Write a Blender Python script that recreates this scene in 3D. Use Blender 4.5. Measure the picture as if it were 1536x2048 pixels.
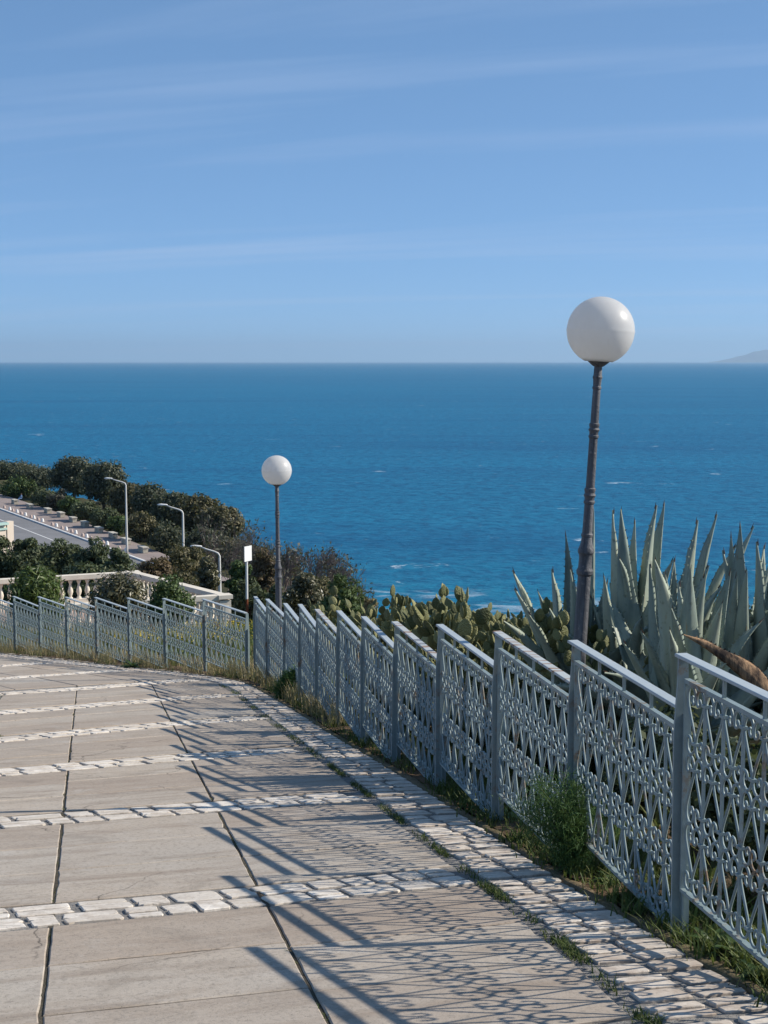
import bpy, math, random
import numpy as np
from mathutils import Vector, Matrix

for _o in list(bpy.data.objects):
    bpy.data.objects.remove(_o, do_unlink=True)
scn = bpy.context.scene
COL = scn.collection
R = math.radians

# ------------------------------------------------------------------ camera, sky, sun, exposure
FPX, W0, H0 = 2900.0, 1536.0, 2048.0
EYE, SLOPE = 1.668, 0.15
PITCH = math.atan(302.0 / FPX)
cam_d = bpy.data.cameras.new('camera')
cam = bpy.data.objects.new('camera', cam_d)
COL.objects.link(cam)
cam.location = (0, 0, EYE)
cam.rotation_euler = (math.pi / 2 - PITCH, 0, 0)
cam_d.sensor_fit = 'HORIZONTAL'
cam_d.sensor_width = 36.0
cam_d.lens = 36.0 * FPX / W0
cam_d.clip_start = 0.1
cam_d.clip_end = 120000
scn.camera = cam

SUN_EL, SUN_AZ = R(32.7), R(81.6)          # azimuth from +Y (view direction) towards +X
SUN_DIR = Vector((math.sin(SUN_AZ) * math.cos(SUN_EL), math.cos(SUN_AZ) * math.cos(SUN_EL), math.sin(SUN_EL)))
world = bpy.data.worlds.new('World')
scn.world = world
world.use_nodes = True
wn, wl = world.node_tree.nodes, world.node_tree.links
wn.clear()
w_out = wn.new('ShaderNodeOutputWorld')
w_bg = wn.new('ShaderNodeBackground')
w_bg.inputs['Strength'].default_value = 0.12
sky = wn.new('ShaderNodeTexSky')
sky.sky_type = 'NISHITA'
sky.sun_disc = False
sky.sun_elevation = SUN_EL
sky.sun_rotation = SUN_AZ
sky.altitude = 60
sky.air_density = 0.4
sky.dust_density = 0.0
sky.ozone_density = 8.0
w_tc = wn.new('ShaderNodeTexCoord')
w_sep = wn.new('ShaderNodeSeparateXYZ')
wl.new(w_tc.outputs['Generated'], w_sep.inputs[0])
def wmath(op, a, b=None):
    n = wn.new('ShaderNodeMath'); n.operation = op
    for i, s in enumerate((a, b)):
        if s is None: continue
        if isinstance(s, (int, float)): n.inputs[i].default_value = s
        else: wl.new(s, n.inputs[i])
    return n.outputs[0]
zz = wmath('ADD', wmath('MAXIMUM', w_sep.outputs[2], 0.0), 0.06)
w_cmb = wn.new('ShaderNodeCombineXYZ')
wl.new(wmath('DIVIDE', w_sep.outputs[0], zz), w_cmb.inputs[0])
wl.new(wmath('DIVIDE', w_sep.outputs[1], zz), w_cmb.inputs[1])
w_map = wn.new('ShaderNodeMapping')
w_map.inputs['Scale'].default_value = (0.13, 0.8, 1)
w_rot = wn.new('ShaderNodeMapping')
w_rot.inputs['Rotation'].default_value = (0, 0, R(17))
wl.new(w_cmb.outputs[0], w_rot.inputs[0])
wl.new(w_rot.outputs[0], w_map.inputs[0])
w_noi = wn.new('ShaderNodeTexNoise')
w_noi.inputs['Scale'].default_value = 1.25
w_noi.inputs['Detail'].default_value = 7
w_noi.inputs['Roughness'].default_value = 0.55
w_noi.inputs['Distortion'].default_value = 0.35
wl.new(w_map.outputs[0], w_noi.inputs['Vector'])
w_rmp = wn.new('ShaderNodeValToRGB')
w_rmp.color_ramp.elements[0].position = 0.50
w_rmp.color_ramp.elements[0].color = (0, 0, 0, 1)
w_rmp.color_ramp.elements[1].position = 0.80
w_rmp.color_ramp.elements[1].color = (0.5, 0.5, 0.5, 1)
wl.new(w_noi.outputs[0], w_rmp.inputs[0])
w_tint = wn.new('ShaderNodeMixRGB'); w_tint.blend_type = 'MULTIPLY'
w_tint.inputs[0].default_value = 1.0
w_tint.inputs[2].default_value = (1.52, 2.04, 2.46, 1)
w_gam = wn.new('ShaderNodeGamma'); w_gam.inputs[1].default_value = 0.48
wl.new(sky.outputs[0], w_gam.inputs[0])
wl.new(w_gam.outputs[0], w_tint.inputs[1])
w_mix = wn.new('ShaderNodeMixRGB')
w_mix.inputs[2].default_value = (3.5, 4.4, 6.1, 1)
wl.new(w_rmp.outputs[0], w_mix.inputs[0])
wl.new(w_tint.outputs[0], w_mix.inputs[1])
wl.new(w_mix.outputs[0], w_bg.inputs[0])
wl.new(w_bg.outputs[0], w_out.inputs[0])

sun_d = bpy.data.lights.new('sun', 'SUN')
sun_d.energy = 5.0
sun_d.angle = R(0.53)
sun_d.color = (1.0, 0.935, 0.83)
sun = bpy.data.objects.new('sun', sun_d)
COL.objects.link(sun)
sun.rotation_euler = SUN_DIR.to_track_quat('Z', 'Y').to_euler()
sun.location = (30, 5, 40)

vs = scn.view_settings
vs.view_transform = 'Standard'; vs.look = 'None'; vs.exposure = 0.22; vs.gamma = 1.0
vs.use_curve_mapping = False
scn.cycles.max_bounces = 8
scn.cycles.transparent_max_bounces = 8
scn.cycles.volume_bounces = 0

# ------------------------------------------------------------------ helpers
def ray(px, py):
    u = (px - W0 / 2) / FPX; v = (H0 / 2 - py) / FPX
    c, s = math.cos(PITCH), math.sin(PITCH)
    return Vector((u, c + v * s, -s + v * c))
def at(px, py, Y):
    d = ray(px, py); t = Y / d.y
    return Vector((d.x * t, Y, EYE + d.z * t))
def on_slope(px, py, h=0.0):
    d = ray(px, py); t = (-EYE + h) / (d.z + SLOPE * d.y)
    return Vector((d.x * t, d.y * t, EYE + d.z * t))
def on_level(px, py, Z):
    d = ray(px, py); t = (Z - EYE) / d.z
    return Vector((d.x * t, d.y * t, Z))
def interp(tab, x):
    return float(np.interp(x, [t[0] for t in tab], [t[1] for t in tab]))
def G0(y):
    return -SLOPE * y

def tag(o, label=None, cat=None, group=None, kind=None):
    if label: o['label'] = label
    if cat: o['category'] = cat
    if group: o['group'] = group
    if kind: o['kind'] = kind
    return o
def thing(name, label, cat, loc, rz=0.0, group=None):
    o = bpy.data.objects.new(name, None)
    o.empty_display_size = 0.2
    COL.objects.link(o)
    o.location = loc; o.rotation_euler = (0, 0, rz)
    return tag(o, label, cat, group)
def link(name, mesh, parent=None):
    o = bpy.data.objects.new(name, mesh)
    COL.objects.link(o)
    if parent is not None: o.parent = parent
    return o

class MB:
    """collects faces for ONE mesh"""
    def __init__(s): s.v = []; s.f = []
    def add(s, vs_, fs):
        n = len(s.v); s.v += [tuple(p) for p in vs_]; s.f += [tuple(i + n for i in f) for f in fs]
    def box(s, c, size, rot=None):
        hx, hy, hz = size[0] / 2, size[1] / 2, size[2] / 2
        P = [Vector((x, y, z)) for z in (-hz, hz) for y in (-hy, hy) for x in (-hx, hx)]
        if rot is not None: P = [rot @ p for p in P]
        c = Vector(c)
        s.add([p + c for p in P], [(0, 2, 3, 1), (4, 5, 7, 6), (0, 1, 5, 4), (2, 6, 7, 3), (0, 4, 6, 2), (1, 3, 7, 5)])
    def beam(s, a, b, w, h, up=(0, 0, 1)):
        a, b = Vector(a), Vector(b); d = (b - a).normalized(); up = Vector(up)
        r = d.cross(up).normalized(); u = r.cross(d).normalized()
        P = []
        for p in (a, b):
            for i, j in ((-1, -1), (1, -1), (1, 1), (-1, 1)): P.append(p + r * i * w / 2 + u * j * h / 2)
        s.add(P, [(3, 2, 1, 0), (4, 5, 6, 7), (0, 1, 5, 4), (1, 2, 6, 5), (2, 3, 7, 6), (3, 0, 4, 7)])
    def tube(s, pts, rad, n=6, caps=True):
        pts = [Vector(p) for p in pts]
        if not isinstance(rad, (list, tuple)): rad = [rad] * len(pts)
        rings = []; prev = None
        for i, p in enumerate(pts):
            a = pts[max(i - 1, 0)]; b = pts[min(i + 1, len(pts) - 1)]
            t = (b - a)
            t = t.normalized() if t.length > 1e-9 else Vector((0, 0, 1))
            if prev is None:
                ref = Vector((0, 1, 0)) if abs(t.y) < .9 else Vector((1, 0, 0))
                x = t.cross(ref).normalized()
            else:
                x = prev - t * prev.dot(t)
                x = x.normalized() if x.length > 1e-6 else t.orthogonal().normalized()
            prev = x; y = t.cross(x)
            rings.append([p + (x * math.cos(2 * math.pi * k / n) + y * math.sin(2 * math.pi * k / n)) * rad[i] for k in range(n)])
        V = [q for r_ in rings for q in r_]; F = []
        for i in range(len(rings) - 1):
            for k in range(n):
                F.append((i * n + k, i * n + (k + 1) % n, (i + 1) * n + (k + 1) % n, (i + 1) * n + k))
        if caps:
            F.append(tuple(range(n - 1, -1, -1))); F.append(tuple((len(rings) - 1) * n + k for k in range(n)))
        s.add(V, F)
    def lathe(s, prof, n=16, c=(0, 0, 0)):
        c = Vector(c); V = []; F = []
        for r_, z in prof:
            for k in range(n):
                a = 2 * math.pi * k / n
                V.append(c + Vector((r_ * math.cos(a), r_ * math.sin(a), z)))
        for i in range(len(prof) - 1):
            for k in range(n):
                F.append((i * n + k, i * n + (k + 1) % n, (i + 1) * n + (k + 1) % n, (i + 1) * n + k))
        F.append(tuple(range(n - 1, -1, -1))); F.append(tuple((len(prof) - 1) * n + k for k in range(n)))
        s.add(V, F)
    def mesh(s, name, mat, smooth=False):
        me = bpy.data.meshes.new(name)
        me.from_pydata(s.v, [], s.f)
        if mat is not None: me.materials.append(mat)
        if smooth: me.polygons.foreach_set('use_smooth', [True] * len(me.polygons))
        me.update()
        if smooth == 'angle': me.set_sharp_from_angle(angle=R(28))
        return me
    def build(s, name, mat, parent=None, smooth=False):
        return link(name, s.mesh(name, mat, smooth), parent)

def np_mesh(name, V, F, mat, smooth=False):
    V = np.asarray(V, dtype=np.float32); F = np.asarray(F, dtype=np.int32)
    me = bpy.data.meshes.new(name)
    k = F.shape[1]
    me.vertices.add(len(V)); me.vertices.foreach_set('co', V.ravel())
    me.loops.add(F.size); me.loops.foreach_set('vertex_index', F.ravel())
    me.polygons.add(len(F)); me.polygons.foreach_set('loop_start', np.arange(0, F.size, k, dtype=np.int32))
    me.materials.append(mat)
    me.update(calc_edges=True)
    if smooth: me.polygons.foreach_set('use_smooth', np.ones(len(F), dtype=bool))
    return me

def catmull(P, n):
    P = [Vector(p) for p in P]; out = []
    Q = [P[0] * 2 - P[1]] + P + [P[-1] * 2 - P[-2]]
    for i in range(1, len(Q) - 2):
        a, b, c, d = Q[i - 1], Q[i], Q[i + 1], Q[i + 2]
        for k in range(n):
            t = k / n
            out.append(0.5 * ((2 * b) + (c - a) * t + (2 * a - 5 * b + 4 * c - d) * t * t + (3 * b - a - 3 * c + d) * t ** 3))
    out.append(P[-1]); return out

# ------------------------------------------------------------------ materials
class NT:
    def __init__(s, name):
        s.m = bpy.data.materials.new(name); s.m.use_nodes = True
        s.n = s.m.node_tree.nodes; s.l = s.m.node_tree.links
        s.b = s.n['Principled BSDF']; s.out = s.n['Material Output']
    def new(s, t): return s.n.new(t)
    def set(s, sock, v):
        if isinstance(v, bpy.types.NodeSocket): s.l.new(v, sock)
        elif isinstance(v, (tuple, list)) and len(v) == 3 and sock.type == 'RGBA': sock.default_value = (*v, 1)
        else: sock.default_value = v
    def coord(s, which='Object', scale=(1, 1, 1), rot=(0, 0, 0)):
        mp = s.new('ShaderNodeMapping')
        if which == 'World':
            g = s.new('ShaderNodeNewGeometry'); s.l.new(g.outputs['Position'], mp.inputs[0])
        else:
            t = s.new('ShaderNodeTexCoord'); s.l.new(t.outputs[which], mp.inputs[0])
        mp.inputs['Scale'].default_value = scale; mp.inputs['Rotation'].default_value = rot
        return mp.outputs[0]
    def noise(s, vec, scale, detail=4, rough=.55, dist=0):
        n = s.new('ShaderNodeTexNoise'); s.l.new(vec, n.inputs['Vector'])
        n.inputs['Scale'].default_value = scale; n.inputs['Detail'].default_value = detail
        n.inputs['Roughness'].default_value = rough; n.inputs['Distortion'].default_value = dist
        return n.outputs[0]
    def ramp(s, fac, stops):
        r_ = s.new('ShaderNodeValToRGB'); s.l.new(fac, r_.inputs[0]); e = r_.color_ramp.elements
        while len(e) < len(stops): e.new(0.5)
        for i, (p, c) in enumerate(stops):
            e[i].position = p
            e[i].color = (c, c, c, 1) if isinstance(c, (int, float)) else (*c, 1)
        return r_.outputs[0]
    def mix(s, fac, a, b, mode='MIX'):
        n = s.new('ShaderNodeMixRGB'); n.blend_type = mode
        s.set(n.inputs[0], fac); s.set(n.inputs[1], a); s.set(n.inputs[2], b)
        return n.outputs[0]
    def math(s, op, a, b=0.0):
        n = s.new('ShaderNodeMath'); n.operation = op
        s.set(n.inputs[0], a); s.set(n.inputs[1], b); return n.outputs[0]
    def bump(s, h, strength=.3, dist=.01):
        n = s.new('ShaderNodeBump'); n.inputs['Strength'].default_value = strength
        n.inputs['Distance'].default_value = dist; s.l.new(h, n.inputs['Height'])
        s.l.new(n.outputs[0], s.b.inputs['Normal']); return n
    def base(s, c, rough=.7, spec=.3):
        s.set(s.b.inputs['Base Color'], c); s.set(s.b.inputs['Roughness'], rough)
        s.b.inputs['Specular IOR Level'].default_value = spec
        return s.m
    def orand(s):
        return s.new('ShaderNodeObjectInfo').outputs['Random']
    def island(s):
        return s.new('ShaderNodeNewGeometry').outputs['Random Per Island']

M = {}
def m_plain(name, c, rough=.7, spec=.3, var=.12, scale=8.0, bump=.15):
    t = NT(name); v = t.coord('Object')
    f = t.noise(v, scale, 5)
    col = t.mix(t.ramp(f, [(.3, 0.0), (.7, 1.0)]), tuple(x * (1 - var) for x in c), tuple(min(1, x * (1 + var)) for x in c))
    if bump: t.bump(t.noise(v, scale * 6, 4), bump, .004)
    M[name] = t.base(col, rough, spec); return t

def mat_concrete():
    t = NT('concrete'); w = t.coord('World')
    rot = t.coord('World', (1, 1, 1), (0, 0, R(-27)))
    ws = t.new('ShaderNodeMapping'); t.l.new(rot, ws.inputs[0]); ws.inputs['Scale'].default_value = (.55, 3.2, 1)
    streak = t.noise(ws.outputs[0], 1.7, 7, .62, .4)
    blot = t.noise(w, .55, 5, .6)
    fine = t.noise(w, 38, 6, .7)
    mid = t.noise(w, 5.5, 6, .65)
    c = t.mix(t.ramp(blot, [(.36, 0.0), (.66, 1.0)]), (.445, .395, .335), (.47, .395, .315))
    c = t.mix(t.ramp(streak, [(.33, .65), (.52, 0.0)]), c, (.25, .195, .15))
    c = t.mix(t.ramp(mid, [(.50, 0.0), (.80, .55)]), c, (.53, .48, .42))
    rnd = t.orand()
    c = t.mix(t.ramp(rnd, [(0.25, 0.0), (1.0, .62)]), c, (.34, .265, .205))
    stain = t.noise(w, 1.6, 7, .68, .6)
    c = t.mix(t.ramp(stain, [(.56, 0.0), (.70, .55)]), c, (.25, .21, .17))
    c = t.mix(t.ramp(stain, [(.30, .4), (.42, 0.0)]), c, (.52, .48, .43))
    c = t.mix(t.ramp(fine, [(.33, .6), (.5, 0.0)]), c, (.22, .19, .16))
    pit = t.noise(w, 120, 3, .6)
    c = t.mix(t.ramp(pit, [(.31, .7), (.39, 0.0)]), c, (.11, .10, .085))
    dv = t.new('ShaderNodeVectorMath'); dv.operation = 'ADD'
    t.l.new(w, dv.inputs[0])
    nz = t.new('ShaderNodeTexNoise'); nz.inputs['Scale'].default_value = 5; nz.inputs['Detail'].default_value = 5; t.l.new(w, nz.inputs['Vector'])
    sc_ = t.new('ShaderNodeVectorMath'); sc_.operation = 'SCALE'; sc_.inputs['Scale'].default_value = .22; t.l.new(nz.outputs['Color'], sc_.inputs[0]); t.l.new(sc_.outputs[0], dv.inputs[1])
    vor = t.new('ShaderNodeTexVoronoi'); vor.feature = 'DISTANCE_TO_EDGE'; vor.inputs['Scale'].default_value = .75; t.l.new(dv.outputs[0], vor.inputs['Vector'])
    crack = t.math('MULTIPLY', t.ramp(vor.outputs['Distance'], [(.0018, 1.0), (.0045, 0.0)]), t.ramp(blot, [(.50, 0.0), (.58, .85)]))
    c = t.mix(crack, c, (.07, .06, .05))
    # short chips and bubbles left by the float
    ch = t.noise(ws.outputs[0], 14, 4, .6)
    c = t.mix(t.ramp(ch, [(.70, 0.0), (.735, .8)]), c, (.10, .085, .07))
    h = t.mix(.5, fine, streak)
    t.bump(h, .35, .012)
    M['concrete'] = t.base(c, .88, .2)
mat_concrete()

def mat_stone(name, a, b, dirt):
    t = NT(name); w = t.coord('World')
    rnd = t.orand()
    isl = t.island()
    n1 = t.noise(w, 9, 6, .65); n2 = t.noise(w, 45, 5, .7)
    c = t.mix(t.math('FRACT', t.math('ADD', rnd, isl)), a, b)
    c = t.mix(t.ramp(n1, [(.40, 0.0), (.70, .85)]), c, dirt)
    n4 = t.noise(w, 1.1, 5, .6)
    c = t.mix(t.ramp(n4, [(.45, 0.0), (.72, .55)]), c, tuple(x * .75 for x in dirt))
    c = t.mix(t.ramp(n2, [(.32, .5), (.46, 0.0)]), c, tuple(x * .5 for x in dirt))
    st = t.coord('World', (3, 22, 3), (0, 0, R(-27)))
    n3 = t.noise(st, 1.6, 4, .6, .5)
    c = t.mix(t.ramp(n3, [(.34, .5), (.40, 0.0)]), c, tuple(x * .5 for x in dirt))
    t.bump(t.mix(.5, n1, n3), .5, .012)
    M[name] = t.base(c, .8, .25)
mat_stone('white_stone', (.83, .76, .67), (.68, .61, .52), (.50, .42, .34))
mat_stone('border_stone', (.80, .72, .62), (.66, .58, .49), (.42, .33, .26))

def mat_soil(name, a, b, cc):
    t = NT(name); w = t.coord('World')
    n1 = t.noise(w, 1.3, 6, .6); n2 = t.noise(w, 26, 6, .7); n3 = t.noise(w, 7, 5, .6)
    c = t.mix(t.ramp(n1, [(.38, 0.0), (.62, 1.0)]), a, b)
    c = t.mix(t.ramp(n2, [(.45, 0.0), (.75, .7)]), c, cc)
    c = t.mix(t.ramp(n3, [(.30, .6), (.48, 0.0)]), c, tuple(x * .5 for x in a))
    t.bump(n2, .8, .03)
    M[name] = t.base(c, .95, .1)
mat_soil('mortar', (.25, .235, .22), (.31, .29, .265), (.13, .115, .10))
mat_soil('joint_soil', (.085, .07, .055), (.13, .11, .085), (.06, .065, .03))
mat_soil('soil', (.17, .105, .062), (.10, .075, .045), (.24, .18, .12))
mat_soil('kerb_stone', (.20, .15, .095), (.13, .11, .06), (.28, .22, .15))
mat_soil('hill', (.05, .055, .025), (.085, .07, .04), (.04, .05, .02))

def mat_paint():
    t = NT('fence_paint'); o = t.coord('World')
    n1 = t.noise(o, 3.2, 5, .65); n2 = t.noise(o, 60, 4, .7); n3 = t.noise(o, 14, 5, .7)
    c = t.mix(t.ramp(n3, [(.35, 0.0), (.7, 1.0)]), (.225, .288, .293), (.285, .348, .348))
    patch = t.ramp(n1, [(.53, 0.0), (.65, 1.0)])
    chips = t.ramp(n3, [(.48, 0.0), (.56, .9)])
    rust = t.math('MULTIPLY', patch, chips)
    rc = t.mix(n2, (.13, .06, .03), (.30, .21, .12))
    c = t.mix(rust, c, rc)
    t.bump(n2, .25, .003)
    M['fence_paint'] = t.base(c, t.ramp(rust, [(0.0, .42), (1.0, .9)]), .4)
mat_paint()
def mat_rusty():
    t = NT('rusty_sunlit_paint'); o = t.coord('World')
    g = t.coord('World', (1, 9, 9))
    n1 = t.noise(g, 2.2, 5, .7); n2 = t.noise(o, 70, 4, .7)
    c = t.mix(t.ramp(n2, [(.3, 0.0), (.7, 1.0)]), (.44, .47, .47), (.51, .53, .51))  # paint around the rust is lightened to imitate sun on the rail
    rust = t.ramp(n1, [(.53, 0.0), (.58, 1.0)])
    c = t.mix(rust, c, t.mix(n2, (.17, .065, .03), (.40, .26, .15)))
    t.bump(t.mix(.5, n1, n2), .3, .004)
    M['rusty_sunlit_paint'] = t.base(c, .6, .35)
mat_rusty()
def mat_sunlit_rail():
    t = NT('sunlit_rail_paint'); o = t.coord('World'); n2 = t.noise(o, 70, 4, .7); n1 = t.noise(o, 6, 5, .7)
    c = t.mix(t.ramp(n1, [(.3, 0.0), (.7, 1.0)]), (.40, .445, .46), (.48, .52, .52))  # fence paint made lighter here: sunlight on the handrails put into the colour
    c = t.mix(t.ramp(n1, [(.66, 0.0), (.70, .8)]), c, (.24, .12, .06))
    t.bump(n2, .2, .003); M['sunlit_rail_paint'] = t.base(c, .45, .4)
mat_sunlit_rail()

def mat_iron():
    t = NT('lamp_iron'); o = t.coord('Object'); s = t.coord('Object', (30, 30, 1.6))
    n1 = t.noise(s, 1.0, 6, .65); n2 = t.noise(o, 30, 5, .7)
    c = t.mix(t.ramp(n1, [(.36, 0.0), (.64, 1.0)]), (.05, .053, .062), (.165, .162, .168))
    c = t.mix(t.ramp(n2, [(.58, 0.0), (.72, .6)]), c, (.30, .265, .25))
    t.bump(n2, .8, .012)
    M['lamp_iron'] = t.base(c, .62, .4)
mat_iron()
def mat_globe():
    t = NT('opal_globe'); o = t.coord('Object')
    n1 = t.noise(o, 5, 5, .6)
    c = t.mix(t.ramp(n1, [(.3, 0.0), (.7, 1.0)]), (.80, .78, .745), (.87, .86, .84))
    gs = t.noise(t.coord('Object', (14, 14, 1.2)), 1.5, 6, .7)
    c = t.mix(t.ramp(gs, [(.55, 0.0), (.75, .35)]), c, (.52, .49, .44))
    sp = t.noise(o, 60, 3, .6)
    c = t.mix(t.ramp(sp, [(.70, 0.0), (.74, .5)]), c, (.40, .37, .33))
    t.base(c, .36, .4)
    tr = t.new('ShaderNodeBsdfTranslucent'); t.set(tr.inputs[0], (.86, .84, .81))
    mx = t.new('ShaderNodeMixShader'); mx.inputs[0].default_value = .5
    t.l.new(t.b.outputs[0], mx.inputs[1]); t.l.new(tr.outputs[0], mx.inputs[2])
    t.l.new(mx.outputs[0], t.out.inputs[0]); M['opal_globe'] = t.m
mat_globe()

def mat_leaf(name, cols, rough=.6, trans=.25, spec=.3):
    t = NT(name); isl = t.island()
    w = t.coord('Object')
    n = t.noise(w, .9, 3, .5)
    f = t.math('FRACT', t.math('ADD', isl, 0.0))
    st = [(i / max(1, len(cols) - 1), c) for i, c in enumerate(cols)]
    c = t.ramp(f, st)
    c = t.mix(t.ramp(n, [(.35, .45), (.62, 0.0)]), c, tuple(x * .6 for x in cols[0]))
    t.base(c, rough, spec)
    tr = t.new('ShaderNodeBsdfTranslucent')
    t.l.new(t.mix(.5, c, (.14, .17, .04)), tr.inputs[0])
    mx = t.new('ShaderNodeMixShader'); mx.inputs[0].default_value = trans
    t.l.new(t.b.outputs[0], mx.inputs[1]); t.l.new(tr.outputs[0], mx.inputs[2])
    t.l.new(mx.outputs[0], t.out.inputs[0]); M[name] = t.m
mat_leaf('leaf_dark', [(0.046, 0.062, 0.037), (0.085, 0.101, 0.059), (0.132, 0.139, 0.085), (0.202, 0.194, 0.132)])
mat_leaf('leaf_olive', [(0.058, 0.058, 0.029), (0.111, 0.101, 0.047), (0.182, 0.156, 0.078), (0.247, 0.215, 0.117)])
mat_leaf('leaf_green', [(0.039, 0.072, 0.023), (0.065, 0.111, 0.031), (0.111, 0.169, 0.052), (0.169, 0.221, 0.078)])
mat_leaf('leaf_fresh', [(.05, .085, .022), (.09, .14, .035), (.14, .20, .05), (.20, .24, .08)], .45)
mat_leaf('leaf_hedge', [(0.051, 0.072, 0.038), (0.087, 0.113, 0.052), (0.131, 0.16, 0.08), (0.203, 0.217, 0.116)])
mat_leaf('leaf_brown', [(0.072, 0.05, 0.03), (0.132, 0.09, 0.048), (0.204, 0.144, 0.078), (0.264, 0.204, 0.12)])
mat_leaf('leaf_grey', [(0.078, 0.081, 0.058), (0.13, 0.124, 0.091), (0.182, 0.169, 0.13)])
mat_leaf('leaf_leather', [(0.054, 0.058, 0.026), (0.096, 0.094, 0.042), (0.144, 0.132, 0.06), (0.312, 0.276, 0.156)], .35, .1, .5)
mat_leaf('dry_straw', [(.40, .31, .17), (.52, .42, .25), (.34, .29, .14), (.24, .24, .09)], .8, .3)
mat_leaf('grass_blade', [(.05, .085, .018), (.08, .125, .026), (.12, .165, .035), (.20, .20, .07)], .6, .35)
mat_leaf('fennel_leaf', [(.05, .12, .035), (.08, .17, .05), (.12, .23, .075)], .6, .35)
mat_leaf('weed_leaf', [(.04, .075, .02), (.07, .12, .03), (.10, .16, .04)], .4, .3, .45)
mat_leaf('yellow_petal', [(.62, .46, .03), (.75, .58, .05)], .6, .3)
m_plain('bark', (.13, .105, .085), .9, .1, .35, 3, .5)
m_plain('bark_grey', (.25, .19, .165), .9, .1, .3, 2, .4)
m_plain('stem_green', (.12, .17, .06), .6, .3, .25, 10, .2)
m_plain('cream_stone', (.76, .68, .56), .85, .2, .14, 1.6, .35)
m_plain('cream_wall', (.72, .61, .50), .9, .2, .06, .8, .15)
m_plain('pale_green_panel', (.42, .56, .50), .5, .4, .08, 2, .1)
m_plain('window_glass', (.05, .07, .08), .1, .6, .1, 2, 0)
m_plain('terrace_floor', (.46, .33, .26), .9, .2, .15, 1.5, .3)
m_plain('asphalt', (.215, .212, .215), .9, .2, .12, .25, .2)
m_plain('pavement', (.30, .245, .22), .9, .2, .12, .4, .2)
m_plain('road_paint', (.72, .71, .68), .8, .2, .08, 2, .1)
m_plain('white_paint', (.78, .77, .74), .6, .3, .06, 3, .1)
m_plain('pink_paint', (.50, .39, .34), .7, .3, .1, 3, .1)
m_plain('bench_stone', (.46, .42, .34), .95, .1, .25, 2.5, .6)
m_plain('bench_top', (.55, .51, .43), .95, .1, .15, 2.5, .4)
m_plain('pole_white', (.62, .60, .56), .55, .4, .06, 2, .05)
m_plain('rust_red', (.22, .07, .035), .9, .1, .3, 12, .3)
m_plain('blue_cloth', (.16, .26, .42), .9, .1, .2, 9, .2)
m_plain('skin', (.42, .27, .19), .6, .3, .05, 9, 0)
m_plain('hair', (.04, .03, .025), .8, .2, .1, 20, 0)

def mat_agave():
    t = NT('agave_leaf'); o = t.coord('Object'); rnd = t.orand()
    g = t.coord('Object', (6, 6, 1.2))
    n1 = t.noise(g, 2.0, 5, .6); n2 = t.noise(o, 22, 4, .6)
    c = t.mix(t.ramp(n1, [(.35, 0.0), (.65, 1.0)]), (.15, .195, .175), (.27, .325, .27))
    c = t.mix(t.ramp(rnd, [(0.0, 0.0), (1.0, .85)]), c, (.44, .475, .36))
    c = t.mix(t.ramp(n2, [(.60, 0.0), (.72, .6)]), c, (.11, .12, .08))
    sc2 = t.noise(t.coord('Object', (30, 30, 4)), 1.3, 5, .65)
    c = t.mix(t.ramp(sc2, [(.62, 0.0), (.68, .7)]), c, (.30, .22, .13))
    t.bump(n1, .2, .02); M['agave_leaf'] = t.base(c, .55, .35)
    t2 = NT('agave_dead'); o = t2.coord('Object', (8, 8, 1.0)); n = t2.noise(o, 2, 6, .7)
    c = t2.mix(t2.ramp(n, [(.42, 0.0), (.64, 1.0)]), (.06, .042, .032), (.40, .25, .14))
    t2.bump(n, .6, .03); M['agave_dead'] = t2.base(c, .85, .2)
    m_plain('agave_spine', (.10, .06, .045), .6, .3, .2, 20, 0)
mat_agave()
def mat_pad():
    t = NT('cactus_pad'); o = t.coord('Object'); rnd = t.orand()
    vo = t.new('ShaderNodeTexVoronoi'); t.l.new(t.coord('Object', (1, 1, 1)), vo.inputs['Vector']); vo.inputs['Scale'].default_value = 13
    n = t.noise(o, 4, 4, .6)
    c = t.ramp(rnd, [(0.0, (.10, .115, .048)), (.5, (.165, .17, .065)), (.85, (.23, .225, .09)), (1.0, (.32, .30, .13))])
    c = t.mix(t.ramp(n, [(.45, 0.0), (.75, .5)]), c, (.14, .12, .05))
    c = t.mix(t.ramp(vo.outputs['Distance'], [(.07, .8), (.14, 0.0)]), c, (.07, .06, .025))
    t.bump(vo.outputs['Distance'], .35, .05); M['cactus_pad'] = t.base(c, .6, .3)
mat_pad()

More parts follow.
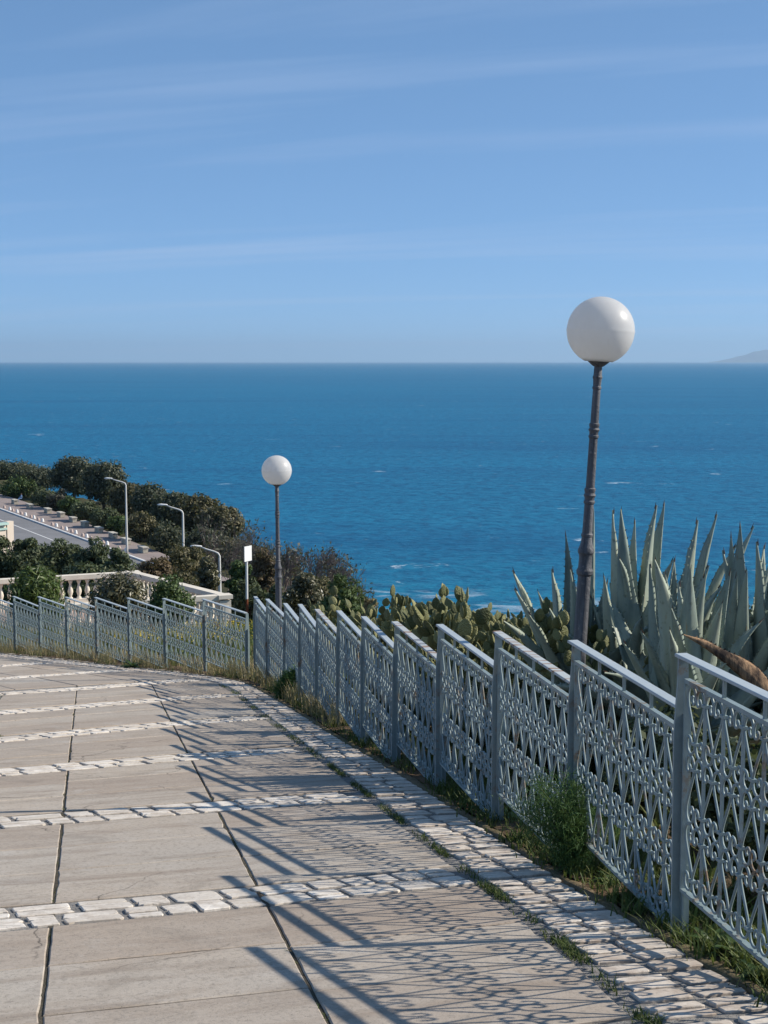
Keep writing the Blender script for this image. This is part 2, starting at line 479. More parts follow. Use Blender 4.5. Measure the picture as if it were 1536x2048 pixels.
def mat_sea():
    t = NT('sea_water')
    w = t.coord('World')
    a = t.coord('World', (.55, 1, 1), (0, 0, R(-12)))
    big = t.noise(t.coord('World', (.25, 1, 1), (0, 0, R(-6))), .0035, 4, .55)
    n1 = t.noise(a, .16, 6, .62); n2 = t.noise(a, .55, 5, .6)
    sep = t.new('ShaderNodeSeparateXYZ'); t.l.new(w, sep.inputs[0])
    dep = t.math('DIVIDE', sep.outputs[1], 3000.0)
    c = t.ramp(dep, [(.0, (.016, .195, .31)), (.11, (.010, .175, .285)), (.17, (.004, .130, .245)), (.35, (.004, .135, .26)), (1.0, (.008, .165, .30))])
    c = t.mix(t.ramp(big, [(.36, 0.0), (.66, .8)]), c, (.006, .165, .30))
    lanes = t.noise(t.coord('World', (.12, 1, 1)), .012, 5, .6, .4)
    c = t.mix(t.ramp(lanes, [(.36, .5), (.5, 0.0)]), c, (.001, .08, .19))
    rip = t.noise(t.coord('World', (1, .55, 1)), .24, 7, .68, .3)
    c = t.mix(t.ramp(rip, [(.38, .7), (.54, 0.0)]), c, (.002, .07, .16))
    c = t.mix(t.ramp(rip, [(.55, 0.0), (.72, .45)]), c, (.03, .22, .36))
    f1 = t.noise(t.coord('World', (.8, 1, 1)), .07, 5, .62, .6)
    f3 = t.noise(t.coord('World', (.6, 1, 1)), .9, 4, .7)
    foam = t.math('MULTIPLY', t.ramp(f1, [(.675, 0.0), (.70, 1.0)]), t.ramp(f3, [(.42, 0.0), (.6, 1.0)]))
    # surf along the foot of the cliff
    dx = t.math('SUBTRACT', sep.outputs[0], 10.0)
    sx = t.math('SUBTRACT', t.math('ADD', sep.outputs[1], t.math('MULTIPLY', dx, .35)), 340.0)
    near = t.ramp(t.math('DIVIDE', sx, 60.0), [(0.0, .5), (.22, 0.0)])
    f4 = t.noise(t.coord('World', (.6, 1, 1)), .12, 5, .6, .8)
    surf = t.math('MULTIPLY', near, t.ramp(f4, [(.52, 0.0), (.64, .9)]))
    c = t.mix(t.math('MAXIMUM', t.math('MULTIPLY', foam, .85), surf), c, (.62, .70, .74))
    h = t.mix(.35, n1, n2)
    t.bump(h, .9, 2.2)
    M['sea_water'] = t.base(c, .45, .10)
mat_sea()
m_plain('island_rock', (.18, .17, .15), .95, .05, .2, .002, 0)

# ------------------------------------------------------------------ terrain, sea, island
SEA_Z = -53.3
ROAD_Z = -20.8
PROF = [(-40, 6.0), (46, -6.9), (52, -8.1), (65, -10.2), (90, -13.6), (110, -18.2), (124, -20.95), (500, -20.95)]
COAST = [(-40, 16), (5, 14), (20, 11.5), (32, 7.0), (45, 3.2), (65, 0.6), (85, -4.5), (110, -4), (145, -5), (185, -18), (215, -34), (260, -62), (420, -150)]
def terrain(x, y):
    z = interp(PROF, y)
    d = x - interp(COAST, y)
    if d > 0: z -= .62 * d + .004 * d * d
    if y > 22:
        wgt = min(1, max(0, (x + 2.0 + .03 * (y - 24)) / 4.0)); z -= (min(y, 120) - 22) * .16 * wgt
    return max(z, SEA_Z - 6)
rng = random.Random(5)
def build_terrain():
    xs = sorted(set([float(v) for v in range(-160, -60, 8)] + [float(v) for v in range(-60, 30, 2)] + [float(v) for v in range(30, 130, 8)]))
    ys = sorted(set([float(v) for v in range(-30, 70, 2)] + [float(v) for v in range(70, 240, 4)] + [float(v) for v in range(240, 420, 12)]))
    V = []; F = []
    for y in ys:
        for x in xs:
            z = terrain(x, y)
            if y < 36: z -= .09 * min(1, (36 - y) / 6)
            elif not (y > 120 and x < interp(COAST, y)): z += rng.uniform(-.15, .1)
            V.append((x, y, z))
    n = len(xs)
    for j in range(len(ys) - 1):
        for i in range(n - 1):
            F.append((j * n + i, j * n + i + 1, (j + 1) * n + i + 1, (j + 1) * n + i))
    o = link('hillside', np_mesh('hillside', V, F, M['hill'], True))
    tag(o, 'scrubby hillside falling from the path down to the sea', None, None, 'structure')
build_terrain()
def build_sea():
    V = []; F = []
    ys = [60, 400, 1200, 3500, 9000, 24000, 60000]
    hw = [400, 800, 2000, 5000, 12000, 26000, 60000]
    for y, h in zip(ys, hw):
        for k in range(9): V.append((-h + 2 * h * k / 8, y, SEA_Z))
    for j in range(len(ys) - 1):
        for k in range(8): F.append((j * 9 + k, j * 9 + k + 1, (j + 1) * 9 + k + 1, (j + 1) * 9 + k))
    o = link('sea', np_mesh('sea', V, F, M['sea_water']))
    tag(o, 'open blue sea with small white caps out to the horizon', None, None, 'structure')
build_sea()
def build_island():
    rr = random.Random(11)
    Y = 55000.0; V = []; F = []
    n, mrow = 40, 7
    x0, x1 = 12500.0, 20500.0
    pk = [(0, 0), (.05, 60), (.10, 110), (.17, 235), (.22, 300), (.27, 285), (.35, 330), (.5, 360), (.7, 300), (.85, 190), (1, 0)]
    for j in range(mrow):
        s = math.sin(math.pi * j / (mrow - 1))
        for i in range(n):
            t = i / (n - 1)
            h = interp(pk, t) * 1.6 * s * (1 + rr.uniform(-.1, .1))
            V.append((x0 + (x1 - x0) * t, Y + (j - 3) * 760 + rr.uniform(-120, 120), SEA_Z - 2 + h))
    for j in range(mrow - 1):
        for i in range(n - 1): F.append((j * n + i, j * n + i + 1, (j + 1) * n + i + 1, (j + 1) * n + i))
    o = link('distant_island', np_mesh('distant_island', V, F, M['island_rock'], True))
    tag(o, 'faint hazy mountain island on the horizon at the right', None, None, 'structure')
build_island()

# ------------------------------------------------------------------ the paved path
KERB = [(2.35, 1.2), (1.49, 5.4), (1.23, 6.55), (1.02, 7.4), (.75, 8.77), (.38, 10.67), (0, 12.46), (-.55, 14.91), (-.98, 17.04), (-1.32, 18.6), (-1.74, 20.5),
        (-2.2, 22.4), (-2.75, 23.55), (-3.4, 24.5), (-4.5, 25.95), (-5.6, 27.35), (-7.2, 29.5), (-8.8, 31.6), (-11, 34.5)]
GRASS = [(1.85, 1.2), (.98, 5.14), (.80, 6.28), (.57, 7.35), (.01, 10.02), (-.35, 11.82), (-.90, 14.4), (-1.27, 16.15), (-1.74, 18.39), (-2.17, 20.6),
         (-2.68, 22.5), (-3.15, 23.5), (-3.8, 24.4), (-4.9, 25.8), (-6.0, 27.15), (-7.6, 29.25), (-9.2, 31.3), (-11.3, 34.1)]
BANDS = [[(-1.0, 4.25), (1.1, 5.0)],
         [(-1.86, 6.77), (-.62, 7.29), (.36, 7.76)],
         [(-2.59, 9.5), (-1.22, 10.19), (-.26, 10.67)],
         [(-3.26, 12.0), (-1.8, 13.05), (-.75, 13.68)],
         [(-3.9, 14.5), (-2.44, 16.0), (-1.33, 16.9)],
         [(-4.67, 17.4), (-3.07, 19.2), (-2.1, 20.1)],
         [(-5.46, 20.23), (-4.51, 21.2), (-3.61, 22.4), (-2.85, 23.35)],
         [(-6.5, 23.0), (-5.25, 24.6), (-4.39, 25.75)],
         [(-7.6, 26.0), (-6.56, 27.6), (-6.1, 28.2)],
         [(-9.1, 28.6), (-8.1, 30.3)]]
def j1(y): return -1.28 - .2056 * (y - 5.18)
def j2(y): return -.21 - .2010 * (y - 5.18)
def j0(y): return j1(y) - 1.03
def grass_x(y): return interp([(b, a) for a, b in GRASS], y)
def kerb_x(y): return interp([(b, a) for a, b in KERB], y)
def band_y(b, x):
    xs = [p[0] for p in b]; ys = [p[1] for p in b]
    if x < xs[0]: s = (ys[1] - ys[0]) / (xs[1] - xs[0]); return ys[0] + s * (x - xs[0])
    if x > xs[-1]: s = (ys[-1] - ys[-2]) / (xs[-1] - xs[-2]); return ys[-1] + s * (x - xs[-1])
    return float(np.interp(x, xs, ys))
def cross(b, lon):
    lo, hi = -2.0, 40.0
    for _ in range(50):
        m = (lo + hi) / 2
        if m - band_y(b, lon(m)) > 0: hi = m
        else: lo = m
    return Vector((lon(lo), lo, 0))
ZS = .0
def sl(x, y, h=0.0): return Vector((x, y, G0(y) + h))

path = None
def build_path():
    global path
    V = []; F = []
    ys = [0.5 + .75 * i for i in range(46)]
    for y in ys:
        k = kerb_x(y)
        lft = min(-8.0, k - 8.5)
        for i in range(5):
            x = lft + (k - lft) * i / 4
            V.append((x, y, G0(y) - .009))
    for j in range(len(ys) - 1):
        for i in range(4): F.append((j * 5 + i, j * 5 + i + 1, (j + 1) * 5 + i + 1, (j + 1) * 5 + i))
    path = link('path', np_mesh('path', V, F, M['mortar']))
    tag(path, 'sloping path of concrete slabs with white stone bands', None, None, 'structure')
build_path()

srng = random.Random(21)
BW = .235      # half width of a stone band
def prism(mb, P, top, bev=.006, thick=.03, jit=0.0):
    """polygon P (counter-clockwise plan points) as a bevelled paving piece lying on the slope"""
    n = len(P); c = sum(P, Vector((0, 0, 0))) / n
    ring0 = [sl(p.x, p.y, top - thick) for p in P]
    ring1 = [sl(p.x, p.y, top - bev) for p in P]
    ring2 = []
    for p in P:
        d = (c - p); d.normalize(); q = p + d * bev * 1.3
        ring2.append(sl(q.x, q.y, top))
    V = ring0 + ring1 + ring2
    F = []
    for r_ in range(2):
        for i in range(n):
            F.append((r_ * n + i, r_ * n + (i + 1) % n, (r_ + 1) * n + (i + 1) % n, (r_ + 1) * n + i))
    F.append(tuple(2 * n + i for i in range(n)))
    mb.add(V, F)
def slab(a, b, c, d, g1=.007, g2=.004):
    """a,b near edge (left,right), c,d far edge (right,left); rough edge points between"""
    def shrink(p, q, t): return p + (q - p).normalized() * t
    a2 = shrink(shrink(a, b, g1), d, g2); b2 = shrink(shrink(b, a, g1), c, g2)
    c2 = shrink(shrink(c, d, g1), b, g2); d2 = shrink(shrink(d, c, g1), a, g2)
    P = []
    for p, q, k in ((a2, b2, 7), (b2, c2, 7), (c2, d2, 7), (d2, a2, 7)):
        nrm = Vector((-(q - p).y, (q - p).x, 0)).normalized()
        for i in range(k):
            t = i / k
            w = 0 if i == 0 else srng.uniform(-.0005, .003 if srng.random() < .9 else .014)
            P.append(p + (q - p) * t + nrm * w)
    mb = MB(); prism(mb, P, srng.uniform(-.001, .004), .005, .03)
    mb.build('slab', M['concrete'], path)
def off_band(b, lon, side):
    p = cross(b, lon)
    e = .2
    d = Vector((e, band_y(b, p.x + e) - band_y(b, p.x - e), 0)); d.x = 2 * e; d.normalize()
    n = Vector((-d.y, d.x, 0))
    t = BW * side / max(.3, abs(n.y) * 1.0)
    q = Vector((lon(p.y + t), p.y + t, 0))
    return q
def build_slabs():
    lons = [lambda y: j0(y), lambda y: j1(y), lambda y: j2(y), lambda y: grass_x(y) - .03]
    for k in range(0, 6):
        A, B = BANDS[k], BANDS[k + 1]
        for c in range(3):
            la, lb = lons[c], lons[c + 1]
            n0, n1 = off_band(A, la, 1), off_band(A, lb, 1)
            f0, f1 = off_band(B, la, -1), off_band(B, lb, -1)
            cuts = [0, .335 + srng.uniform(-.03, .03), .67 + srng.uniform(-.03, .03), 1]
            for i in range(3):
                t0, t1 = cuts[i], cuts[i + 1]
                yl0, yl1 = n0.y + (f0.y - n0.y) * t0, n0.y + (f0.y - n0.y) * t1
                yr0, yr1 = n1.y + (f1.y - n1.y) * t0, n1.y + (f1.y - n1.y) * t1
                slab(Vector((la(yl0), yl0, 0)), Vector((lb(yr0), yr0, 0)), Vector((lb(yr1), yr1, 0)), Vector((la(yl1), yl1, 0)), .007, .006)
    # fan beyond the bend
    for k in (6, 7, 8):
        A, B = BANDS[k], BANDS[k + 1]
        def ends(b):
            R_ = cross(b, lambda y: grass_x(y) - .04)
            d = Vector((b[1][0] - b[0][0], b[1][1] - b[0][1], 0)).normalized()
            return R_ - d * 4.3, R_
        (a0, a1), (b0, b1) = ends(A), ends(B)
        da = (a1 - a0).normalized(); na = Vector((-da.y, da.x, 0)) * BW
        db = (b1 - b0).normalized(); nb = Vector((-db.y, db.x, 0)) * BW
        for c in range(4):
            for i in range(2):
                def pt(u, v):
                    p = (a0 + (a1 - a0) * u + na); q = (b0 + (b1 - b0) * u - nb); return p + (q - p) * v
                slab(pt(c / 4, i / 2), pt((c + 1) / 4, i / 2), pt((c + 1) / 4, (i + 1) / 2), pt(c / 4, (i + 1) / 2), .009, .003)
build_slabs()

def build_joints():
    for f in (j1, j2):
        mb = MB(); ys = [2.0 + .5 * i for i in range(41)]
        V = []; F = []
        for y in ys: V += [sl(f(y) - .014, y, -.006), sl(f(y) + .014, y, -.006)]
        for i in range(len(ys) - 1): F.append((2 * i, 2 * i + 1, 2 * i + 3, 2 * i + 2))
        mb.add(V, F); mb.build('joint', M['joint_soil'], path)
build_joints()
STONES = []     # (distance, plan polygon, top height, material)
def stone_poly(c, u, v, lu, lv):
    n = 11; P = []
    for i in range(n):
        a = 2 * math.pi * (i + srng.uniform(-.25, .25)) / n
        ca, sa = math.cos(a), math.sin(a)
        e = .20
        x = math.copysign(abs(ca) ** e, ca) * lu / 2; y = math.copysign(abs(sa) ** e, sa) * lv / 2
        k = 1 - abs(srng.gauss(0, .055))
        P.append(c + u * x * k + v * y * (1 - abs(srng.gauss(0, .11))))
    return P
def lay_stone(c, u, v, lu, lv, mat, h0=.001):
    if srng.random() < .72 and lv > .14:
        s = srng.uniform(.40, .60)
        for lo, hi in ((0, s), (s, 1)):
            w = (hi - lo) * lv - .006
            cc = c + v * ((lo + hi) / 2 - .5) * lv
            STONES.append((cc.length, stone_poly(cc, u, v, lu * srng.uniform(.93, 1), w), h0 + srng.uniform(-.003, .004), mat))
    else:
        STONES.append((c.length, stone_poly(c, u, v, lu, lv), h0 + srng.uniform(-.003, .004), mat))
def build_bands():
    for k, b in enumerate(BANDS):
        if k == 0: continue
        R_ = cross(b, lambda y: grass_x(y) - .02)
        Lx = (j0(band_y(b, -4)) - .9) if k <= 5 else R_.x - 3.4
        if k == 6: Lx = R_.x - 4.2
        x = R_.x
        for row in (-1, 1):
            x = R_.x - srng.uniform(0, .12)
            while x > Lx:
                e = .15
                d = Vector((2 * e, band_y(b, x + e) - band_y(b, x - e), 0)).normalized(); n = Vector((-d.y, d.x, 0))
                ln = srng.choice((.16, .19, .22, .26, .30, .34)) * srng.uniform(.9, 1.1)
                xc = x - d.x * ln / 2
                c = Vector((xc, band_y(b, xc), 0)) + n * row * .117
                lay_stone(c, d, n, ln - .016, .208, 'white_stone')
                x -= d.x * ln
    # border strip beside the verge
    def walk(poly, step):
        out = []; P = [Vector((a, b_, 0)) for a, b_ in poly]
        acc = 0
        for a, b_ in zip(P[:-1], P[1:]):
            L = (b_ - a).length; t = acc
            while t < L: out.append((a + (b_ - a) * t / L)); t += step
            acc = t - L
        return out
    y = 3.4
    while y < 31.5:
        dl = srng.uniform(.16, .25)
        g, kx = grass_x(y) + .045, kerb_x(y) - .02
        u = Vector((1, .33 if y < 22 else .75, 0)).normalized()
        wid = (kx - g) / max(u.x, .3)
        tgt = Vector((-.21, 1, 0)).normalized() if y < 22 else Vector((-.62, .78, 0)).normalized()
        v = Vector((-u.y, u.x, 0))
        base = Vector((g, y, 0))
        n = 2 if wid > .3 else 1
        cuts = [0] + ([srng.uniform(.40, .60)] if n == 2 else []) + [1]
        # staggered rows running square to the border
        for i in range(n):
            a_, b_ = cuts[i] * wid, cuts[i + 1] * wid
            lay_stone(base + u * (a_ + b_) / 2, u, v, b_ - a_ - .02, dl * .93 - .018, 'border_stone', .002)
        y += dl / (1 if y < 22 else 1.35)
    # left border that curves away at the fork
    for s in range(2):
        y = 13.2
        while y < 20.3:
            dl = srng.uniform(.18, .26)
            x = j0(y) - .15 - .24 * s
            lay_stone(Vector((x, y, 0)), Vector((1, .45, 0)).normalized(), Vector((-.45, 1, 0)).normalized(), .21, dl - .02, 'white_stone')
            y += dl
build_bands()
def build_stones():
    STONES.sort(key=lambda s: s[0])
    visible = [s for s in STONES if s[0] > 4.9]
    rest = {'white_stone': MB(), 'border_stone': MB()}
    def add(mb, P, h):
        n = len(P); c = sum(P, Vector((0, 0, 0))) / n
        V = [sl(p.x, p.y, h - .03) for p in P] + [sl(p.x, p.y, h - .003) for p in P]
        for p in P:
            q = c + (p - c) * .955; V.append(sl(q.x, q.y, h + srng.uniform(-.001, .0015)))
        V.append(sl(c.x, c.y, h + srng.uniform(0, .003)))
        F = []
        for r_ in range(2):
            for i in range(n): F.append((r_ * n + i, r_ * n + (i + 1) % n, (r_ + 1) * n + (i + 1) % n, (r_ + 1) * n + i))
        for i in range(n): F.append((2 * n + i, 2 * n + (i + 1) % n, 3 * n))
        mb.add(V, F)
    for i, (d, P, h, mat) in enumerate(STONES):
        if d > 4.9 and len([0]) and build_stones.n < 295:
            build_stones.n += 1
            mb = MB(); add(mb, P, h); mb.build('paving_stone', M[mat], path)
        else: add(rest[mat], P, h)
    for k, nm in (('white_stone', 'band_stones'), ('border_stone', 'border_stones')):
        tag(rest[k].build(nm, M[k], path), kind='stuff')
build_stones.n = 0
build_stones()
def build_kerb():
    mb = MB(); r2 = random.Random(8)
    P = [Vector((a, b, 0)) for a, b in KERB]
    pts = []
    for a, b in zip(P[:-1], P[1:]):
        n = max(1, int((b - a).length / .12))
        pts += [a + (b - a) * i / n for i in range(n)]
    V = []
    for i, p in enumerate(pts):
        q = pts[min(i + 1, len(pts) - 1)]; o_ = pts[max(i - 1, 0)]
        d = (q - o_).normalized(); n = Vector((d.y, -d.x, 0))
        for off, h in ((-.004, -.03), (0.0, .004), (.010, .010), (.05, .012), (.07, -.02)):
            w = p + n * (off + r2.uniform(-.012, .012))
            V.append(sl(w.x, w.y, h + (r2.uniform(-.007, .007) if h > 0 else 0)))
    F = []
    for i in range(len(pts) - 1):
        for k in range(4): F.append((i * 5 + k, i * 5 + k + 1, (i + 1) * 5 + k + 1, (i + 1) * 5 + k))
    o = link('kerb', np_mesh('kerb', V, F, M['kerb_stone']), path)
build_kerb()
KP = []
def build_verge():
    P = [Vector((a, b, 0)) for a, b in KERB]
    for a, b in zip(P[:-1], P[1:]):
        n = max(1, int((b - a).length / .22))
        KP.extend([a + (b - a) * i / n for i in range(n)])
    offs = [.08, .16, .25, .36, .5, .7, 1.0, 1.5, 2.2, 3.2, 4.5, 6.5, 9.0, 12]
    r2 = random.Random(3); V = []; F = []
    N_ = []
    for i, p in enumerate(KP):
        d = (KP[min(i + 6, len(KP) - 1)] - KP[max(i - 6, 0)]).normalized(); N_.append(Vector((d.y, -d.x, 0)))
    for i, p in enumerate(KP):
        for o in offs:
            w = p + N_[i] * o
            h = .0 + r2.uniform(-.02, .022) if o > .1 else .0
            if o > 8: h -= .12
            zt = terrain(w.x, w.y)
            V.append((w.x, w.y, min(zt, G0(w.y)) + h))
    m = len(offs)
    for i in range(len(KP) - 1):
        for k in range(m - 1): F.append((i * m + k, i * m + k + 1, (i + 1) * m + k + 1, (i + 1) * m + k))
    o = link('verge', np_mesh('verge', V, F, M['soil'], True))
    tag(o, 'strip of brown soil along the fence', None, None, 'structure')
    return N_
KN = build_verge()

# ------------------------------------------------------------------ fences
POST_H = 1.30
PANEL_STEP = 1.574
RX0, RY0, RK, RDY = 1.3778, 6.4738, -.2033, 1.5425
RDX = {0: -.01, 1: .012, 2: .018, 3: .007, 4: -.017, 5: -.003, 6: .015, 7: .016, 8: .035, 9: .045, 10: -.021, 11: -.029}
RH = {0: 1.312, 1: 1.304, 2: 1.299, 3: 1.294, 4: 1.268, 5: 1.271, 6: 1.294, 7: 1.276, 8: 1.307, 9: 1.292, 10: 1.333, 11: 1.35}
RIGHT = []
for i in range(-1, 12):
    y = RY0 + RDY * i
    RIGHT.append((Vector((RX0 + RK * RDY * i + RDX.get(i, 0), y, 0)), RH.get(i, 1.30)))
LEFT = []
th = R(34.25)
c0 = Vector((-2.1258, 23.441, 0))
LEFT.append((c0 + Vector((-.13, .12, 0)), 1.08))
for n in range(8):
    D = PANEL_STEP * (n + 1) + .2
    LEFT.append((c0 + Vector((-D * math.sin(th), D * math.cos(th), 0)), 1.30 - .006 * D))

MOD = 0.189
NMOD = 8
ROW_H = .316
def scroll_points():
    h = MOD / 2
    up = [(.060, -.046), (.050, -.056), (.056, -.074), (.072, -.082), (.086, -.066), (.087, -.038), (.074, -.013), (.050, -.003), (.026, -.012), (.011, -.034), (.0075, -.060)]
    mid = [(.016, -.095), (h / 2, -ROW_H / 2), (h - .016, -ROW_H + .095)]
    low = [(h - x, -ROW_H - z) for x, z in reversed(up)]
    return [Vector((x, 0, z)) for x, z in up + mid + low]
SCP = scroll_points()
def scroll_mesh(n, sub, flip):
    mb = MB()
    P = catmull(SCP, sub)
    if flip: P = [Vector((-p.x, p.y, p.z)) for p in P]
    mb.tube(P, .0066, n)
    return mb
def scroll_layout():
    out = []
    for row in range(3):
        z = -row * ROW_H - .004
        for k in range(NMOD):
            if row % 2 == 0:
                out.append((k * MOD, z, False)); out.append(((k + 1) * MOD, z, True))
            else:
                out.append(((k + .5) * MOD, z, True)); out.append(((k + .5) * MOD, z, False))
    return out
LAY = scroll_layout()
def make_fence_meshes():
    d = {}
    d['scroll'] = {f: scroll_mesh(5, 2, f).mesh('scroll', M['fence_paint'], True) for f in (False, True)}
    mb = MB()
    for x, z, f in LAY:
        s = scroll_mesh(4, 1, f)
        mb.add([Vector(p) + Vector((x, 0, z)) for p in s.v], s.f)
    d['scrollwork'] = mb.mesh('scrollwork', M['fence_paint'], True)
    mb = MB()
    for row in range(3):
        zt, zb = -row * ROW_H - .064, -(row + 1) * ROW_H + .056
        for k in range(NMOD + 1):
            for z, half in ((zt, row % 2 == 1), (zb, row % 2 == 0)):
                x = (k + .5) * MOD if half else k * MOD
                if half and k == NMOD: continue
                if not half and k in (0, NMOD): continue
                mb.box((x, 0, z), (.036, .024, .013))
    for row in (1, 2):                      # welds where scrolls of two rows touch
        for k in range(NMOD):
            for s in (.25, .75): mb.box(((k + s) * MOD, 0, -row * ROW_H - .004), (.012, .012, .018))
    d['collars'] = mb.mesh('collars', M['fence_paint'])
    mb = MB(); mb.box((0, 0, -1.5 * ROW_H - .004), (.013, .013, 3 * ROW_H))
    d['bar'] = mb.mesh('bar', M['fence_paint'])
    mb = MB(); mb.box((0, 0, .05), (.014, .014, .108))
    d['baluster'] = mb.mesh('baluster', M['fence_paint'])
    L = MOD * NMOD
    mb = MB(); zb_ = -3 * ROW_H - .028
    V = []; F = []
    for y in (-.014, .014):
        for x0, x1, z0, z1 in ((-.010, L + .010, zb_, .018), (0.0, L, zb_ + .016, -.002)):
            V += [(x0, y, z0), (x1, y, z0), (x1, y, z1), (x0, y, z1)]
    for i in range(4):
        j = (i + 1) % 4
        F += [(i, j, 4 + j, 4 + i), (8 + j, 8 + i, 12 + i, 12 + j), (j, i, 8 + i, 8 + j), (4 + i, 4 + j, 12 + j, 12 + i)]
    mb.add(V, F)
    d['panel'] = mb.mesh('panel', M['fence_paint'])
    for nm, mt in (('handrail', 'sunlit_rail_paint'), ('rusty_handrail', 'rusty_sunlit_paint')):
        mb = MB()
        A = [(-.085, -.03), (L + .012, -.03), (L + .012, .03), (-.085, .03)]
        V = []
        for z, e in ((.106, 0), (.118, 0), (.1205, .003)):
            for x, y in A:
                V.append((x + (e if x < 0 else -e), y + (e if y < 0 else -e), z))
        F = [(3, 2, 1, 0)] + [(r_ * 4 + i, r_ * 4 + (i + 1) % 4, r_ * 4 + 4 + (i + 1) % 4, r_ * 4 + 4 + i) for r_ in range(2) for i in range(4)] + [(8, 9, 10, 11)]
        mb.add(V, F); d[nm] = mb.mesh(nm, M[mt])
    return d
FM = make_fence_meshes()
def post_mesh(h):
    mb = MB(); V = []
    sec = [(-.25, .007, .042), (h - .36, .007, .042), (h - .13, .007, .026), (h - .0125, .007, .023)]
    for z, a, b in sec:
        for sx, sy in ((-1, -1), (1, -1), (1, 1), (-1, 1)): V.append((sx * a, sy * b, z))
    F = [(3, 2, 1, 0)] + [(r_ * 4 + i, r_ * 4 + (i + 1) % 4, r_ * 4 + 4 + (i + 1) % 4, r_ * 4 + 4 + i) for r_ in range(3) for i in range(4)] + [(12, 13, 14, 15)]
    mb.add(V, F)
    mb.box((.0175, .004, h / 2 - .14), (.021, .008, h - .26))
    for z in (h - .40, .32): mb.box((.010, .022, z), (.006, .02, .02))
    return mb.mesh('post', M['fence_paint'])
def build_fence(name, label, posts, singles, rusty, extra_end=False):
    """posts listed near to far; each level panel hangs between post k (near) and post k+1 (far)"""
    root_loc = posts[0][0].copy(); root_loc.z = G0(root_loc.y)
    root = thing(name, label, 'fence', root_loc)
    for k, (p, h) in enumerate(posts):
        o = link('post', post_mesh(h), root)
        q = posts[k - 1][0] if k > 0 else posts[1][0]
        d = (q - p) if k > 0 else (p - q)
        o.location = Vector((p.x, p.y, G0(p.y))) - root_loc
        o.rotation_euler = (R(rng.uniform(-.5, .5)), R(rng.uniform(-.6, .6)), math.atan2(d.y, d.x))
    for k in range(len(posts) - 1):
        far, h = posts[k + 1]; near = posts[k][0]
        d = near - far; L = d.length
        d.normalize()
        pn = link('panel', FM['panel'], root)
        start = far + d * ((L - MOD * NMOD) / 2)
        z0 = G0(far.y) + h - .1205
        pn.location = Vector((start.x, start.y, z0)) - root_loc
        pn.rotation_euler = (R(rng.uniform(-.8, .8)), R(rng.uniform(-.5, .5)), math.atan2(d.y, d.x))
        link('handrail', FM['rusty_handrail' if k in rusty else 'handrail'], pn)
        for b in (2, 4, 6): link('baluster', FM['baluster'], pn).location = (b * MOD, 0, 0)
        for b in range(1, NMOD):
            o = link('bar', FM['bar'], pn); o.location = (b * MOD, .0015, 0)
        tag(link('collars', FM['collars'], pn), kind='stuff')
        if k in singles:
            for x, z, f in LAY:
                o = link('scroll', FM['scroll'][f], pn)
                o.location = (x + rng.uniform(-.002, .002), rng.uniform(-.001, .001), z)
                o.rotation_euler = (0, R(rng.uniform(-1, 1)), R(rng.uniform(-1.5, 1.5)))
        else:
            tag(link('scrollwork', FM['scrollwork'], pn), kind='stuff')
    return root
build_fence('scrollwork_fence', 'pale blue-grey scrollwork metal fence stepping down along the right edge of the path', RIGHT, {0, 1, 2, 3, 4, 5}, {2, 4, 7})
build_fence('scrollwork_fence', 'pale blue-grey scrollwork metal fence running left beyond the bend in front of the balustrade', LEFT, set(), set())

